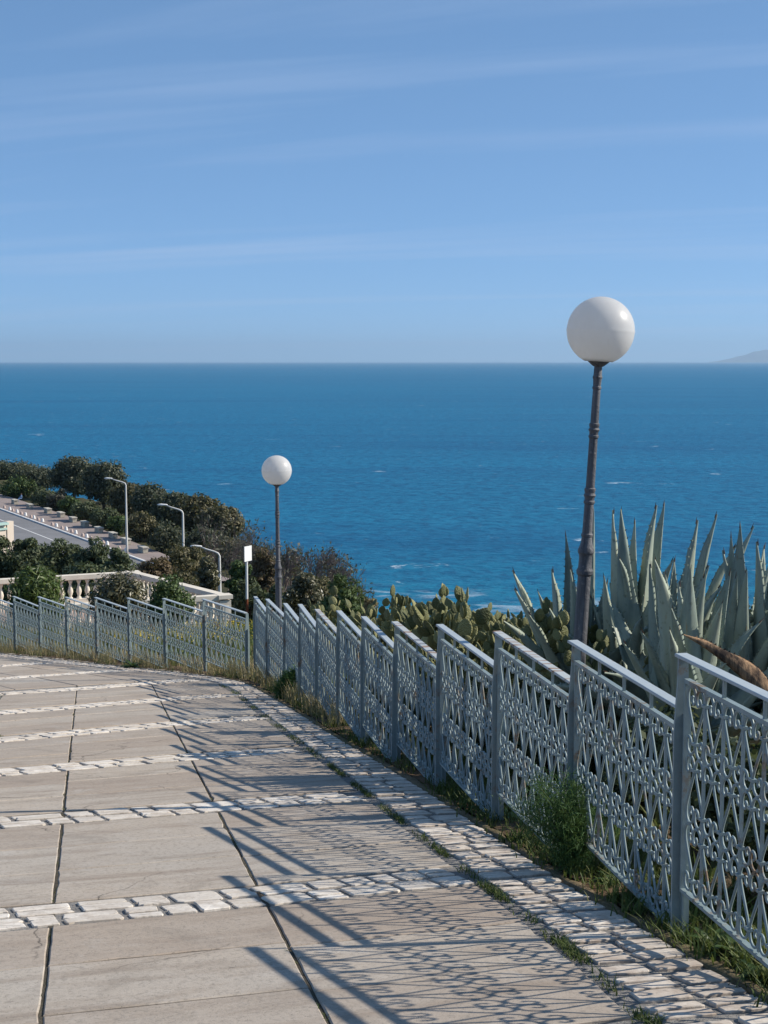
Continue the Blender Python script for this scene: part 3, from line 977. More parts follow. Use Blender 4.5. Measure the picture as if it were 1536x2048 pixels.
# ------------------------------------------------------------------ globe lamps
def globe_lamp(label, base, height, lean, seed):
    root = thing('globe_lamp', label, 'lamp', base, 0, 'globe lamps behind the fence')
    root.rotation_euler = (0, lean, 0)
    top = height - .236
    k = top / 3.27
    prof = [(.075, -.2), (.075, .10), (.064, .13), (.060, .2), (.054, 1.70 * k), (.066, 1.715 * k), (.068, 1.74 * k), (.056, 1.76 * k), (.053, 1.84 * k), (.058, 1.862 * k), (.067, 1.875 * k), (.067, 1.895 * k),
            (.058, 1.915 * k), (.047, 1.95 * k), (.043, 1.99 * k), (.048, 1.998 * k), (.048, 2.012 * k), (.041, 2.02 * k), (.038, 2.235 * k),
            (.046, 2.243 * k), (.046, 2.258 * k), (.040, 2.264 * k), (.041, 2.285 * k), (.050, 2.30 * k), (.041, 2.318 * k), (.046, 2.336 * k), (.046, 2.35 * k), (.037, 2.358 * k), (.0345, 2.72 * k),
            (.042, 2.728 * k), (.042, 2.742 * k), (.036, 2.748 * k), (.038, 2.77 * k), (.047, 2.785 * k), (.037, 2.80 * k), (.042, 2.815 * k), (.042, 2.829 * k), (.034, 2.835 * k),
            (.031, 3.08 * k), (.037, 3.086 * k), (.037, 3.098 * k), (.032, 3.104 * k), (.034, 3.15 * k), (.041, 3.17 * k), (.034, 3.185 * k), (.032, top - .02)]
    prof = [(a_ * .9, z_) for a_, z_ in prof]
    mb = MB(); mb.lathe(prof, 18); mb.build('pole', M['lamp_iron'], root, 'angle')
    mb = MB(); mb.lathe([(.034, top - .022), (.05, top - .012), (.078, top + .012), (.107, top + .042), (.104, top + .048), (.03, top + .040)], 24); mb.build('globe_holder', M['lamp_iron'], root, True)
    r_ = .2437; mb = MB(); prof = []
    n = 61
    a0 = math.asin(.10 / r_)
    for i in range(n):
        a = -math.pi / 2 + a0 + (math.pi - a0 - .02) * i / (n - 1)
        prof.append((r_ * math.cos(a) + (.0 if abs(a) > .035 else .0018), height + r_ * math.sin(a)))
    V = []; F = []; m_ = 40
    for rr, z in prof:
        for k_ in range(m_):
            a = 2 * math.pi * k_ / m_; V.append((rr * math.cos(a), rr * math.sin(a), z))
    for i in range(len(prof) - 1):
        for k_ in range(m_): F.append((i * m_ + k_, i * m_ + (k_ + 1) % m_, (i + 1) * m_ + (k_ + 1) % m_, (i + 1) * m_ + k_))
    F.append(tuple((len(prof) - 1) * m_ + k_ for k_ in range(m_)))
    mb.add(V, F); mb.build('globe', M['opal_globe'], root, True)
nb = at(1139, 1600, 10.55); nb.z = terrain(nb.x, nb.y)
globe_lamp('large near lamp post with white globe, leaning beside the agaves', nb, at(1193, 660, 10.55).z - nb.z, R(2.95), 1)
fb = at(559, 1300, 23.3); fb.z = terrain(fb.x, fb.y)
globe_lamp('smaller far lamp post with white globe at the bend of the fence', fb, at(556, 941, 23.3).z - fb.z, R(-.4), 2)

# ------------------------------------------------------------------ foliage builders
def leaf_cards(C, Nn, ln, wd, rs, droop=0.0):
    """rhombic leaves: centres C, facing directions Nn"""
    n = len(C)
    ref = rs.normal(size=(n, 3))
    T = np.cross(Nn, ref); T /= np.linalg.norm(T, axis=1, keepdims=True) + 1e-9
    B = np.cross(Nn, T)
    T[:, 2] -= droop; T /= np.linalg.norm(T, axis=1, keepdims=True) + 1e-9
    l = (ln * rs.uniform(.6, 1.3, size=(n, 1))) / 2; w = (wd * rs.uniform(.6, 1.3, size=(n, 1))) / 2
    V = np.empty((n, 4, 3))
    V[:, 0] = C - T * l; V[:, 1] = C + B * w + Nn * w * .3; V[:, 2] = C + T * l; V[:, 3] = C - B * w + Nn * w * .3
    F = np.arange(n * 4).reshape(n, 4)
    return V.reshape(-1, 3), F
def crown_points(rs, center, rad, n_clump, per, clump_r, flat=.85, hollow=.45, low=-1.0):
    C = []; Nn = []; cl = []
    cx = np.array(center); rad = np.array(rad)
    for _ in range(n_clump):
        while True:
            d = rs.normal(size=3); d /= np.linalg.norm(d)
            if d[2] > low: break
        r_ = hollow + (1 - hollow) * math.sqrt(rs.uniform(0, 1))
        p = cx + d * rad * r_ * np.array([1, 1, 1])
        cr = clump_r * rs.uniform(.6, 1.35)
        cl.append((p, cr))
        k = int(per * rs.uniform(.7, 1.3))
        q = rs.normal(size=(k, 3)); q /= np.linalg.norm(q, axis=1, keepdims=True)
        rr = rs.uniform(.55, 1.05, size=(k, 1))
        C.append(p + q * rr * cr * np.array([1, 1, flat]))
        nn = q * .8 + rs.normal(size=(k, 3)) * .55 + d * .3
        Nn.append(nn / np.linalg.norm(nn, axis=1, keepdims=True))
    return np.concatenate(C), np.concatenate(Nn), cl
def limb(mb, a, b, r0, r1, rs, n=5, sides=5, sag=.08):
    a, b = Vector(a), Vector(b); L = (b - a).length; P = []
    for i in range(n):
        t = i / (n - 1); w = math.sin(math.pi * t) * L * sag
        P.append(a + (b - a) * t + Vector((rs.uniform(-1, 1) * w, rs.uniform(-1, 1) * w, rs.uniform(-.2, 1) * w)))
    mb.tube(P, [r0 + (r1 - r0) * i / (n - 1) for i in range(n)], sides)
def leafy(name, label, cat, px, top, wpx, Y, mat, seed, group=None, kind='bush', clumps=26, per=60, leaf=(.28, .13), cr=None, depth=1.0, droop=0.0, bark='bark', hollow=.45, zbase=None, lean=0.0):
    rs = np.random.RandomState(seed)
    tp = at(px, top, Y); x = tp.x
    zb = terrain(x, Y) if zbase is None else zbase
    h = tp.z - zb; rx = wpx / 2 * Y / FPX
    root = thing(name, label, cat, (x, Y, zb), 0, group)
    mb = MB()
    if kind == 'tree':
        ch = h * .96; cz = h - ch / 2
        C, Nn, cl = crown_points(rs, (lean, 0, cz), (rx * .80, rx * .8 * depth, ch * .40), clumps, per, cr or rx * .30, .8, hollow)
        for s in range(3):
            limb(mb, (rs.uniform(-.2, .2), rs.uniform(-.2, .2), -.4), (rs.uniform(-.3, .3) * rx + lean * .5, rs.uniform(-.3, .3) * rx, h * .55), .05 + h * .016, .03 + h * .008, rs, 6, 6, .05)
        for p, c_ in cl[::2]:
            limb(mb, (p[0] * .3, p[1] * .3, h * rs.uniform(.25, .5)), p, .025 + h * .006, .012, rs, 4, 4)
        tn = 'trunk'; cn = 'crown'
    else:
        C, Nn, cl = crown_points(rs, (lean, 0, h * .50), (rx * .82, rx * .82 * depth, h * .455), clumps, per, cr or min(rx, h) * .30, .85, hollow)
        k = C[:, 2] > .02; C = C[k]; Nn = Nn[k]
        for p, c_ in cl[::2]:
            limb(mb, (rs.uniform(-.25, .25) * rx, rs.uniform(-.25, .25) * rx, -.15), p, .018 + h * .006, .008, rs, 4, 4)
        tn = 'stems'; cn = 'foliage'
    V, F = leaf_cards(C, Nn, leaf[0], leaf[1], rs, droop)
    link(cn, np_mesh(cn, V, F, M[mat]), root)
    mb.build(tn, M[bark], root)
    return root
def bare_tree(label, px, top, wpx, Y, seed, group, lean=.3, leafn=500, depth=4, zbase=None):
    rs = random.Random(seed); nrs = np.random.RandomState(seed)
    tp = at(px, top, Y); x = tp.x
    zb = terrain(x - lean * 1.2, Y) if zbase is None else zbase
    h = tp.z - zb; rx = wpx / 2 * Y / FPX
    root = thing('bare_tree', label, 'tree', (x - lean * 1.2, Y, zb), 0, group)
    mb = MB(); tips = []
    def grow(a, d, L, r_, lev):
        b = a + d * L
        P = [a, a + d * L * .5 + Vector((rs.uniform(-1, 1), rs.uniform(-1, 1), rs.uniform(-1, 1))) * L * .07, b]
        mb.tube(P, [r_, r_ * .8, r_ * .62], 4 if lev < 2 else 3, False)
        if lev >= depth: tips.append(b); return
        for _ in range(rs.choice((2, 3, 3)) if lev else 4):
            nd = (d + Vector((rs.uniform(-.62, .62) + lean * .16, rs.uniform(-.6, .6), rs.uniform(-.25, .45)))).normalized()
            grow(a + (b - a) * rs.uniform(.55, 1), nd, L * rs.uniform(.58, .82), max(.012, r_ * .64), lev + 1)
    for s in range(4):
        d0 = Vector((rs.uniform(-.5, .5) + lean * .35, rs.uniform(-.5, .5), 1)).normalized()
        grow(Vector((rs.uniform(-.35, .35) * rx, rs.uniform(-.4, .4), -.3)), d0, h * .34, .03 + h * .008, 0)
    # fit the crown into the size measured for this tree
    arr = np.array([tuple(p) for p in mb.v]); k = h / max(arr[:, 2].max(), .1)
    kx = rx / max(1e-3, np.percentile(np.abs(arr[:, 0] - np.median(arr[:, 0])), 97))
    kx = min(1.5, max(.5, kx))
    mb.v = [(p[0] * kx, p[1] * kx, p[2] * k) for p in mb.v]
    mb.build('trunk', M['bark_grey'], root)
    tips = [Vector((p.x * kx, p.y * kx, p.z * k)) for p in tips]
    if leafn and tips:
        rs.shuffle(tips)
        sel = tips[:max(8, int(len(tips) * .35))]
        C = np.array([tuple(sel[i % len(sel)]) for i in range(leafn)]) + nrs.normal(size=(leafn, 3)) * h * .035
        Nn = nrs.normal(size=(leafn, 3)); Nn /= np.linalg.norm(Nn, axis=1, keepdims=True)
        V, F = leaf_cards(C, Nn, .26 * Y / 80, .10 * Y / 80, nrs, .3)
        link('crown', np_mesh('crown', V, F, M['leaf_grey']), root)

# ------------------------------------------------------------------ far road with its furniture
def strip(name, pts_l, pts_r, z, mat, parent=None):
    V = []; F = []
    for a, b in zip(pts_l, pts_r): V += [(a.x, a.y, z), (b.x, b.y, z)]
    for i in range(len(pts_l) - 1): F.append((2 * i, 2 * i + 1, 2 * i + 3, 2 * i + 2))
    o = link(name, np_mesh(name, V, F, M[mat]), parent); return o
rd0, rd1 = on_level(0, 1019, ROAD_Z), on_level(208, 1095, ROAD_Z)
rdir = (rd1 - rd0).normalized(); rnor = Vector((-rdir.y, rdir.x, 0))      # to the sea side (right/far)
if rnor.x < 0: rnor = -rnor
def road_pt(s, off, z=ROAD_Z): 
    p = rd0 + rdir * s + rnor * off; return Vector((p.x, p.y, z))
LEN = (rd1 - rd0).length
S = [-60 + i * 6 for i in range(int((LEN + 100) / 6))]
road = strip('road', [road_pt(s, -8.6) for s in S], [road_pt(s, 0) for s in S], ROAD_Z, 'asphalt')
tag(road, 'grey asphalt road sloping past below the trees', None, None, 'structure')
cl0 = on_level(29, 1050, ROAD_Z); cl1 = on_level(149, 1098, ROAD_Z)
coff = ((cl0 - rd0).dot(rnor) + (cl1 - rd0).dot(rnor)) / 2
strip('lane_line', [road_pt(s, coff - .09) for s in S], [road_pt(s, coff + .09) for s in S], ROAD_Z + .006, 'road_paint', road)
pav = strip('pavement', [road_pt(s, .3) for s in S], [road_pt(s, interp([(-60, 6.2), (14, 6.2), (49, 4.6), (75, 3.4)], s)) for s in S], ROAD_Z + .12, 'pavement')
tag(pav, 'reddish pavement between the road and the stone benches', None, None, 'structure')
mb = MB()
for s in S[:-1]:
    mb.beam(road_pt(s + .01, .15, ROAD_Z + .06), road_pt(s + 5.99, .15, ROAD_Z + .06), .3, .18)
mb.build('kerb', M['road_paint'], pav)
BOL = [(0, 1013), (11, 1017), (20, 1019), (30, 1022), (39, 1025), (48, 1028), (57, 1032), (66, 1034), (75, 1037), (85, 1040), (103, 1047), (113, 1050), (122, 1054), (132, 1057), (141, 1061), (150, 1064), (160, 1069), (168, 1072), (178, 1075), (188, 1081), (196, 1084), (204, 1087), (223, 1096), (233, 1101)]
ORD = ['first', 'second', 'third', 'fourth', 'fifth', 'sixth', 'seventh', 'eighth', 'ninth', 'tenth', 'eleventh', 'twelfth', 'thirteenth', 'fourteenth', 'fifteenth']
bw = {}
for c in ('white', 'pink'):
    mb = MB(); mb.lathe([(.23, 0), (.23, .10), (.19, .22), (.17, .42), (.13, .52), (.05, .58)], 10); bw[c] = mb.mesh('bollard', M[c + '_paint'], True)
cnt = {'white': 0, 'pink': 0}
for i, (bx, by) in enumerate(BOL):
    c = 'white' if i % 2 else 'pink'
    p = on_level(bx, by + 4, ROAD_Z + .12)
    o_ = (p - rd0).dot(rnor); s_ = (p - rd0).dot(rdir)
    p = road_pt(s_, .75, ROAD_Z + .118)
    o = link('bollard', bw[c]); o.location = p; o.scale = (1, 1, .9 if c == 'white' else .75)
    tag(o, '%s %s stone bollard from the left along the road edge' % (ORD[cnt[c]], 'white' if c == 'white' else 'dull pink'), 'bollard', 'bollards along the road')
    cnt[c] += 1
BEN = [(27, 1001), (57, 1010), (93, 1019), (119, 1027), (143, 1037), (167, 1046), (195, 1058), (223, 1069), (249, 1081), (283, 1098)]
for i, (bx, by) in enumerate(BEN):
    p = on_level(bx, by + 7, ROAD_Z + .12); s_ = (p - rd0).dot(rdir)
    p = road_pt(s_, min(5.4, (p - rd0).dot(rnor) + .2), ROAD_Z + .12)
    root = thing('stone_bench', '%s stone block bench from the left along the pavement' % ORD[i], 'bench', p, math.atan2(rdir.y, rdir.x), 'stone benches along the pavement')
    mb = MB(); r2 = random.Random(i)
    nb_ = 5
    for r_ in range(2):
        for k in range(nb_):
            w = 1.9 / nb_
            mb.box((-.95 + w * (k + .5), 0, .16 + r_ * .30), (w - .03, .62 + r2.uniform(-.04, .04), .275))
    mb.build('stonework', M['bench_stone'], root)
    mb = MB(); mb.box((0, 0, .665), (2.05, .74, .12)); mb.build('seat', M['bench_top'], root)
def far_Y(px, off):
    lo, hi = -120.0, LEN + 60
    f = lambda s_: (lambda p: 768 + FPX * p.x / (p.y * math.cos(PITCH) + (EYE - p.z) * math.sin(PITCH)))(road_pt(s_, off))
    for _ in range(50):
        m_ = (lo + hi) / 2
        if f(m_) < px: lo = m_
        else: hi = m_
    return road_pt(lo, off).y
# person on a bench
def person():
    p0 = on_level(25, 1008, ROAD_Z + .12); s_ = (p0 - rd0).dot(rdir); p = road_pt(s_, 4.95, ROAD_Z + .12 + .73)
    root = thing('person', 'person in blue clothes sitting on a stone bench at far left', 'person', p, math.atan2(rdir.y, rdir.x))
    J = [(0, 0, .13), (0, .03, .36), (0, .02, .56), (0, .0, .68), (.18, 0, .54), (.24, -.16, .33), (.16, -.38, .22), (-.18, 0, .54), (-.24, -.16, .33), (-.16, -.38, .22),
         (.10, -.02, .10), (.14, -.48, .10), (.14, -.50, -.35), (.14, -.62, -.40), (-.10, -.02, .10), (-.14, -.48, .10), (-.14, -.50, -.35), (-.14, -.62, -.40)]
    E_ = [(0, 1), (1, 2), (2, 3), (2, 4), (4, 5), (5, 6), (2, 7), (7, 8), (8, 9), (0, 10), (10, 11), (11, 12), (12, 13), (0, 14), (14, 15), (15, 16), (16, 17)]
    rad = [.15, .14, .13, .06, .065, .05, .035, .065, .05, .035, .10, .07, .045, .04, .10, .07, .045, .04]
    me = bpy.data.meshes.new('body'); me.from_pydata(J, E_, []); me.materials.append(M['blue_cloth'])
    o = link('body', me, root)
    sk = o.modifiers.new('skin', 'SKIN')
    for i, v in enumerate(me.skin_vertices[0].data): v.radius = (rad[i], rad[i])
    me.skin_vertices[0].data[0].use_root = True
    o.modifiers.new('sub', 'SUBSURF').levels = 1
    mb = MB(); mb.lathe([(.03, .66), (.06, .69), (.085, .77), (.09, .83), (.07, .90), (.02, .93)], 10); mb.box((0, -.088, .79), (.02, .02, .04)); mb.build('head', M['skin'], root, True)
    mb = MB(); mb.lathe([(.092, .82), (.097, .86), (.08, .92), (.02, .95)], 10, (0, .008, 0)); mb.build('hair', M['hair'], root, True)
person()
# tall street lights
def street_light(label, px, head_py, base_py, Y, arm_px):
    b = at(px, base_py, Y); zb = terrain(b.x, Y) 
    if abs(zb - ROAD_Z) < 1.2: zb = ROAD_Z + .0
    hd = at(px - arm_px, head_py, Y)
    h = hd.z - zb; L = arm_px * Y / FPX
    root = thing('street_light', label, 'street light', (b.x, Y, zb), 0, 'street lights along the road')
    mb = MB()
    P = [(0, 0, -.3), (0, 0, 2), (0, 0, h - 1.2), (0, 0, h - .75), (-.10, 0, h - .55), (-.35, 0, h - .42), (-L * .6, 0, h - .2), (-L + .3, 0, h - .02)]
    mb.tube(P, [.16, .13, .095, .085, .08, .075, .07, .06], 8); mb.build('pole', M['pole_white'], root, True)
    mb = MB()
    V = []; F = []
    sec = [(-L + .42, .05, .04), (-L + .30, .11, .07), (-L - .15, .17, .11), (-L - .42, .13, .08), (-L - .5, .04, .03)]
    for x, w, t_ in sec:
        for k in range(8):
            a = 2 * math.pi * k / 8; V.append((x, w * math.cos(a), h + .02 + t_ * math.sin(a) - x * .0))
    for i in range(4):
        for k in range(8): F.append((i * 8 + k, i * 8 + (k + 1) % 8, i * 8 + 8 + (k + 1) % 8, i * 8 + 8 + k))
    F += [tuple(range(7, -1, -1)), tuple(32 + k for k in range(8))]
    mb.add(V, F); mb.build('lamp_head', M['white_paint'], root, True)
street_light('tall white street light, leftmost, standing beside the stone benches', 254, 957, 1105, 165, 34)
street_light('tall white street light in the middle, in front of dense trees', 367, 1010, 1120, 130, 40)
street_light('tall white street light, rightmost and lowest, rising behind the balustrade', 440, 1093, 1200, 112, 46)

# building corner at the left edge
def house():
    p = at(27, 1042, 88.0)
    zb = terrain(p.x - 4, 88) - .6
    root = thing('garden_wall', 'cream rendered wall end with pale green coping at left edge below the road', 'wall', (p.x, 88, zb), R(52))
    h = p.z - zb
    mb = MB(); mb.box((-.24, .2, h / 2), (.48, .40, h)); mb.box((-4.5, .2, h / 2 - .12), (8.02, .30, h - .24)); mb.build('wall', M['cream_wall'], root)
    mb = MB(); mb.box((-4.5, .03, h - .10), (8.0, .46, .14)); mb.build('coping', M['pale_green_panel'], root)
    mb = MB(); mb.box((-4.5, .005, h - .42), (8.0, .09, .12)); mb.build('moulding', M['pale_green_panel'], root)
house()

# ------------------------------------------------------------------ balustraded terrace
def terrace():
    Zr = at(450, 1188, 46.0).z
    def on(px, py): return on_level(px, py, Zr)
    C_ = on(448, 1189); B_ = on(266, 1143); A_ = on(0, 1158); A_ = B_ + (A_ - B_) * 1.35
    Fd = on(369, 1194) - C_; Fd = C_ + Fd.normalized() * 6.6
    H = 1.12
    floor = Zr - H
    root = thing('balustrade', 'cream stone balustrade with turned balusters around a terrace behind the fence', 'balustrade', (C_.x, C_.y, floor))
    o0 = Vector((C_.x, C_.y, floor))
    bal = MB()
    bal.lathe([(.085, 0), (.085, .05), (.055, .065), (.05, .10), (.085, .20), (.095, .27), (.075, .36), (.045, .47), (.04, .53), (.06, .56), (.06, .58), (.08, .60), (.08, .65)], 10)
    bmesh_ = bal.mesh('baluster', M['cream_stone'], 'angle')
    for a, b in ((A_, B_), (B_, C_), (C_, Fd)):
        d = (b - a).normalized(); L = (b - a).length
        a2 = Vector((a.x, a.y, 0)) - Vector((o0.x, o0.y, 0)); b2 = Vector((b.x, b.y, 0)) - Vector((o0.x, o0.y, 0))
        s = d * .165
        top = MB(); top.beam(a2 + s + Vector((0, 0, H - .075)), b2 - s + Vector((0, 0, H - .075)), .30, .15); top.beam(a2 + s + Vector((0, 0, H - .165)), b2 - s + Vector((0, 0, H - .165)), .22, .03)
        top.build('top_rail', M['cream_stone'], root)
        pl = MB(); pl.beam(a2 + s + Vector((0, 0, .215)), b2 - s + Vector((0, 0, .215)), .26, .13); pl.beam(a2 + s + Vector((0, 0, -.25)), b2 - s + Vector((0, 0, -.25)), .34, .80)
        pl.build('plinth', M['cream_stone'], root)
        n = int(L / .29)
        for i in range(n):
            p = a2 + (b2 - a2) * (i + .5) / n
            if i in (0, n - 1): continue
            o = link('baluster', bmesh_, root); o.location = p + Vector((0, 0, .28))
    for p, r_ in ((B_, B_ - A_), (C_, C_ - Fd), (Fd, C_ - Fd), (A_, B_ - A_)):
        q = p - o0
        m_ = MB(); rot = Matrix.Rotation(math.atan2(r_.y, r_.x), 3, 'Z')
        m_.box((q.x, q.y, .14), (.36, .36, 1.62), rot)
        m_.box((q.x, q.y, H - .055), (.46, .46, .125), rot)
        for sx, sy in ((1, 0), (-1, 0), (0, 1), (0, -1)):
            c = Vector((q.x, q.y, .55)) + rot @ Vector((sx * .185, sy * .185, 0))
            m_.box(c, (.02 if sx else .20, .02 if sy else .20, .46), rot)
        m_.build('pier', M['cream_stone'], root)
    fl = MB()
    P = [A_, B_, C_, Fd, Fd + (A_ - B_)]
    fl.add([Vector((p.x - o0.x, p.y - o0.y, .02)) for p in P] + [Vector((p.x - o0.x, p.y - o0.y, -.6)) for p in P],
           [(4, 3, 2, 1, 0)] + [(i, (i + 1) % 5, 5 + (i + 1) % 5, 5 + i) for i in range(5)])
    fl.build('terrace_floor', M['terrace_floor'], root)
terrace()

# road sign
def sign():
    b = at(494, 1205, 40.0); zb = terrain(b.x, 40)
    root = thing('sign', 'narrow white sign plate on a white pole with rusty foot', 'sign', (b.x, 40, zb), R(62))
    t_ = at(492, 1092, 40).z - zb; m_ = at(492, 1122, 40).z - zb; r_ = at(492, 1198, 40).z - zb
    mb = MB(); mb.tube([(0, 0, r_), (0, 0, t_ - .04)], .035, 10); mb.build('pole', M['white_paint'], root)
    mb = MB(); mb.tube([(0, 0, -.2), (0, 0, r_)], .036, 10); mb.build('pole_foot', M['rust_red'], root)
    mb = MB(); mb.box((0, -.046, (t_ + m_) / 2), (.36, .018, t_ - m_)); mb.build('plate', M['white_paint'], root)
sign()

# ------------------------------------------------------------------ trees and shrubs beyond
g1 = 'trees beyond the road'
FAR = [(14, 926, 120, 12, 'leaf_dark', 'dark windblown tree at the far left edge of the tree line'),
       (74, 934, 100, 13, 'leaf_dark', 'dark tree left of the tallest tree, its top ragged against the sea'),
       (146, 906, 98, 11, 'leaf_dark', 'tallest dark tree of the line with domed crown'),
       (208, 914, 96, 11, 'leaf_dark', 'dark domed tree just left of the leftmost street light'),
       (256, 962, 80, 11, 'leaf_olive', 'thin olive tree directly behind the leftmost street light'),
       (302, 964, 84, 11, 'leaf_dark', 'narrow dark tree between the leftmost and middle street lights'),
       (345, 985, 104, 11, 'leaf_dark', 'dark tree just left of the middle street light'),
       (398, 986, 110, 11, 'leaf_olive', 'broad olive tree just right of the middle street light'),
       (442, 1012, 100, 12, 'leaf_olive', 'olive tree above the rightmost street light')]
for i, (px, tp, w, off, m_, lb) in enumerate(FAR):
    leafy('windblown_tree', lb, 'tree', px, tp, w, far_Y(px, off + 5.5 - interp([(0, .3), (150, 1.2), (260, 2.4)], px)), m_, 40 + i, g1, 'tree', 130, 85, (.50, .25), None, .7, 0.0, 'bark', .25)
g2 = 'shrubs beyond the pavement'
SH = [(36, 958, 84, 8.4, 'leaf_green', 'pale green shrub at far left behind the benches'), (92, 975, 72, 8.4, 'leaf_hedge', 'grey green shrub below the gap in the dark trees'),
      (138, 990, 52, 7.8, 'leaf_green', 'bright green rounded shrub below the tallest tree'), (116, 978, 54, 8.6, 'leaf_grey', 'greyish shrub left of the bright green rounded one'),
      (170, 1002, 60, 7.8, 'leaf_hedge', 'dull green shrub right of the bright green rounded one'), (205, 1012, 62, 7.8, 'leaf_hedge', 'dense shrub between dull green one and the leftmost street light'),
      (234, 1032, 54, 7.8, 'leaf_green', 'green shrub left of the foot of the leftmost street light'), (254, 1092, 34, 6.3, 'leaf_hedge', 'small dark shrub at the foot of the leftmost street light'),
      (284, 1025, 80, 8.5, 'leaf_olive', 'olive shrub right of the leftmost street light'), (335, 1045, 90, 7.8, 'leaf_dark', 'dark shrub below the narrow dark tree'),
      (400, 1050, 100, 7.8, 'leaf_dark', 'dark shrub below the broad olive tree'), (455, 1075, 90, 9, 'leaf_olive', 'olive shrub behind the head of the rightmost street light'), (18, 985, 50, 7.8, 'leaf_hedge', 'low dull shrub behind the leftmost bench')]
for i, (px, tp, w, off, m_, lb) in enumerate(SH):
    leafy('roadside_shrub', lb, 'shrub', px, tp, w, far_Y(px, off - interp([(0, .3), (150, 1.0), (260, 2.2)], px)), m_, 70 + i, g2, 'bush', 44, 80, (.40, .20), None, .6, 0.0, 'bark', .25)
g3 = 'hedge bushes behind the balustrade'
HD = [(-8, 1062, 96, 74, 'leaf_hedge', 'dark green bush at the left edge below the house'), (64, 1066, 118, 74, 'leaf_hedge', 'broad dark green bush right of the house'),
      (130, 1070, 112, 72, 'leaf_hedge', 'dark green bush in the middle of the hedge in front of the road'), (186, 1076, 90, 70, 'leaf_hedge', 'taller feathery bush of the hedge, its top crossing the road edge'),
      (238, 1096, 92, 68, 'leaf_hedge', 'low green bush at the right end of the hedge'), (305, 1104, 96, 82, 'leaf_brown', 'sparse brownish bush behind the balustrade corner'),
      (366, 1086, 122, 84, 'leaf_olive', 'large rounded olive brown bush below the middle street light'), (416, 1110, 46, 80, 'leaf_leather', 'glossy bush hiding the foot of the rightmost street light'),
      (350, 1150, 110, 72, 'leaf_olive', 'low olive bush along the right side of the balustrade'), (60, 1130, 120, 62, 'leaf_hedge', 'low green bush behind the left balustrade'), (170, 1128, 120, 60, 'leaf_hedge', 'low green bush just behind the middle balusters')]
for i, (px, tp, w, Y, m_, lb) in enumerate(HD):
    leafy('hedge_bush', lb, 'bush', px, tp, w, Y, m_, 100 + i, g3, 'bush', 75, 140, (.24, .10), None, 1.0, 0.0, 'bark', .2)
g4 = 'shrubs in front of the balustrade'
leafy('oleander_shrub', 'light green long-leaved shrub at left in front of the balustrade', 'shrub', 74, 1141, 112, 41.5, 'leaf_fresh', 131, g4, 'bush', 80, 130, (.22, .05), .42, 1.0, 0.0, 'bark', .2)
leafy('oleander_shrub', 'brownish green shrub in the middle in front of the balustrade', 'shrub', 238, 1150, 112, 42, 'leaf_leather', 132, g4, 'bush', 70, 130, (.15, .055), .40, 1.0, 0.0, 'bark', .2)
leafy('oleander_shrub', 'dark green rounded shrub at right in front of the balustrade', 'shrub', 334, 1158, 76, 41, 'leaf_green', 133, g4, 'bush', 60, 130, (.14, .06), .36, 1.0, 0.0, 'bark', .2)
g5 = 'leafless trees on the cliff edge'
BT = [(462, 1018, 80, 118, 1, 'bare grey tree right of the olive tree, leftmost of the leafless trees'), (498, 1030, 84, 106, 2, 'bare brownish tree left of the far globe lamp'), (538, 1040, 80, 96, 3, 'bare tree whose twigs rise directly behind the far globe lamp'),
      (600, 1082, 80, 78, 4, 'bare tree just right of the far globe lamp'), (655, 1090, 90, 70, 5, 'bare tree with dark leaf tufts behind the dark green bush'), (705, 1100, 90, 66, 6, 'bare spreading tree above the right side of dark green bush'), (742, 1130, 62, 60, 7, 'small windswept bare tree, rightmost against the sea')]
for px, tp, w, Y, sd, lb in BT:
    bare_tree(lb, px, tp, w, Y, 200 + sd, g5, .9, 420, 5)
g6 = 'bushes by the far globe lamp'
BU = [(482, 1120, 70, 70, 'leaf_green', 'green bush behind the sign', 26, (.22, .09)), (528, 1095, 74, 62, 'leaf_brown', 'brown leaved bush directly left of the far globe lamp', 30, (.18, .08)), (500, 1155, 80, 52, 'leaf_hedge', 'low green bush between sign and far globe lamp', 30, (.16, .07)),
      (606, 1138, 100, 38, 'leaf_leather', 'olive leathery bush just right of the far globe lamp', 44, (.11, .045)), (690, 1143, 112, 36, 'leaf_green', 'dark green glossy bush at the right end, against the sea', 48, (.15, .045)), (742, 1176, 46, 31, 'dry_straw', 'pale dry bush between the dark green bush and the cacti', 24, (.14, .02)), (560, 1165, 60, 40, 'leaf_hedge', 'dim bush behind the foot of the far globe lamp', 26, (.12, .05)), (640, 1152, 130, 56, 'leaf_olive', 'brownish bush among the leafless trees', 34, (.17, .07))]
for i, (px, tp, w, Y, m_, lb, nc, lf) in enumerate(BU):
    leafy('coastal_bush', lb, 'bush', px, tp, w, Y, m_, 150 + i, g6, 'bush', int(nc * 1.6), 140, lf, None, .8, 0.0, 'bark', .2)

# ------------------------------------------------------------------ prickly pears
def pad_mesh():
    V = []; F = []; n, m_ = 12, 7
    for j in range(m_ + 1):
        t = j / m_; z = t
        w = math.sin(math.pi * (t ** .82)) ** .62 if 0 < t < 1 else 0
        w = max(w, .10 if j == 0 else .02)
        for k in range(n):
            a = 2 * math.pi * k / n
            V.append((.36 * w * math.cos(a), .068 * w * math.sin(a), z))
    for j in range(m_):
        for k in range(n): F.append((j * n + k, j * n + (k + 1) % n, (j + 1) * n + (k + 1) % n, (j + 1) * n + k))
    F2 = [tuple(f) for f in F] + [tuple(range(n - 1, -1, -1)), tuple(m_ * n + k for k in range(n))]
    me = bpy.data.meshes.new('pad'); me.from_pydata(V, [], F2); me.materials.append(M['cactus_pad'])
    me.polygons.foreach_set('use_smooth', [True] * len(me.polygons)); me.update(); return me
PAD = pad_mesh()
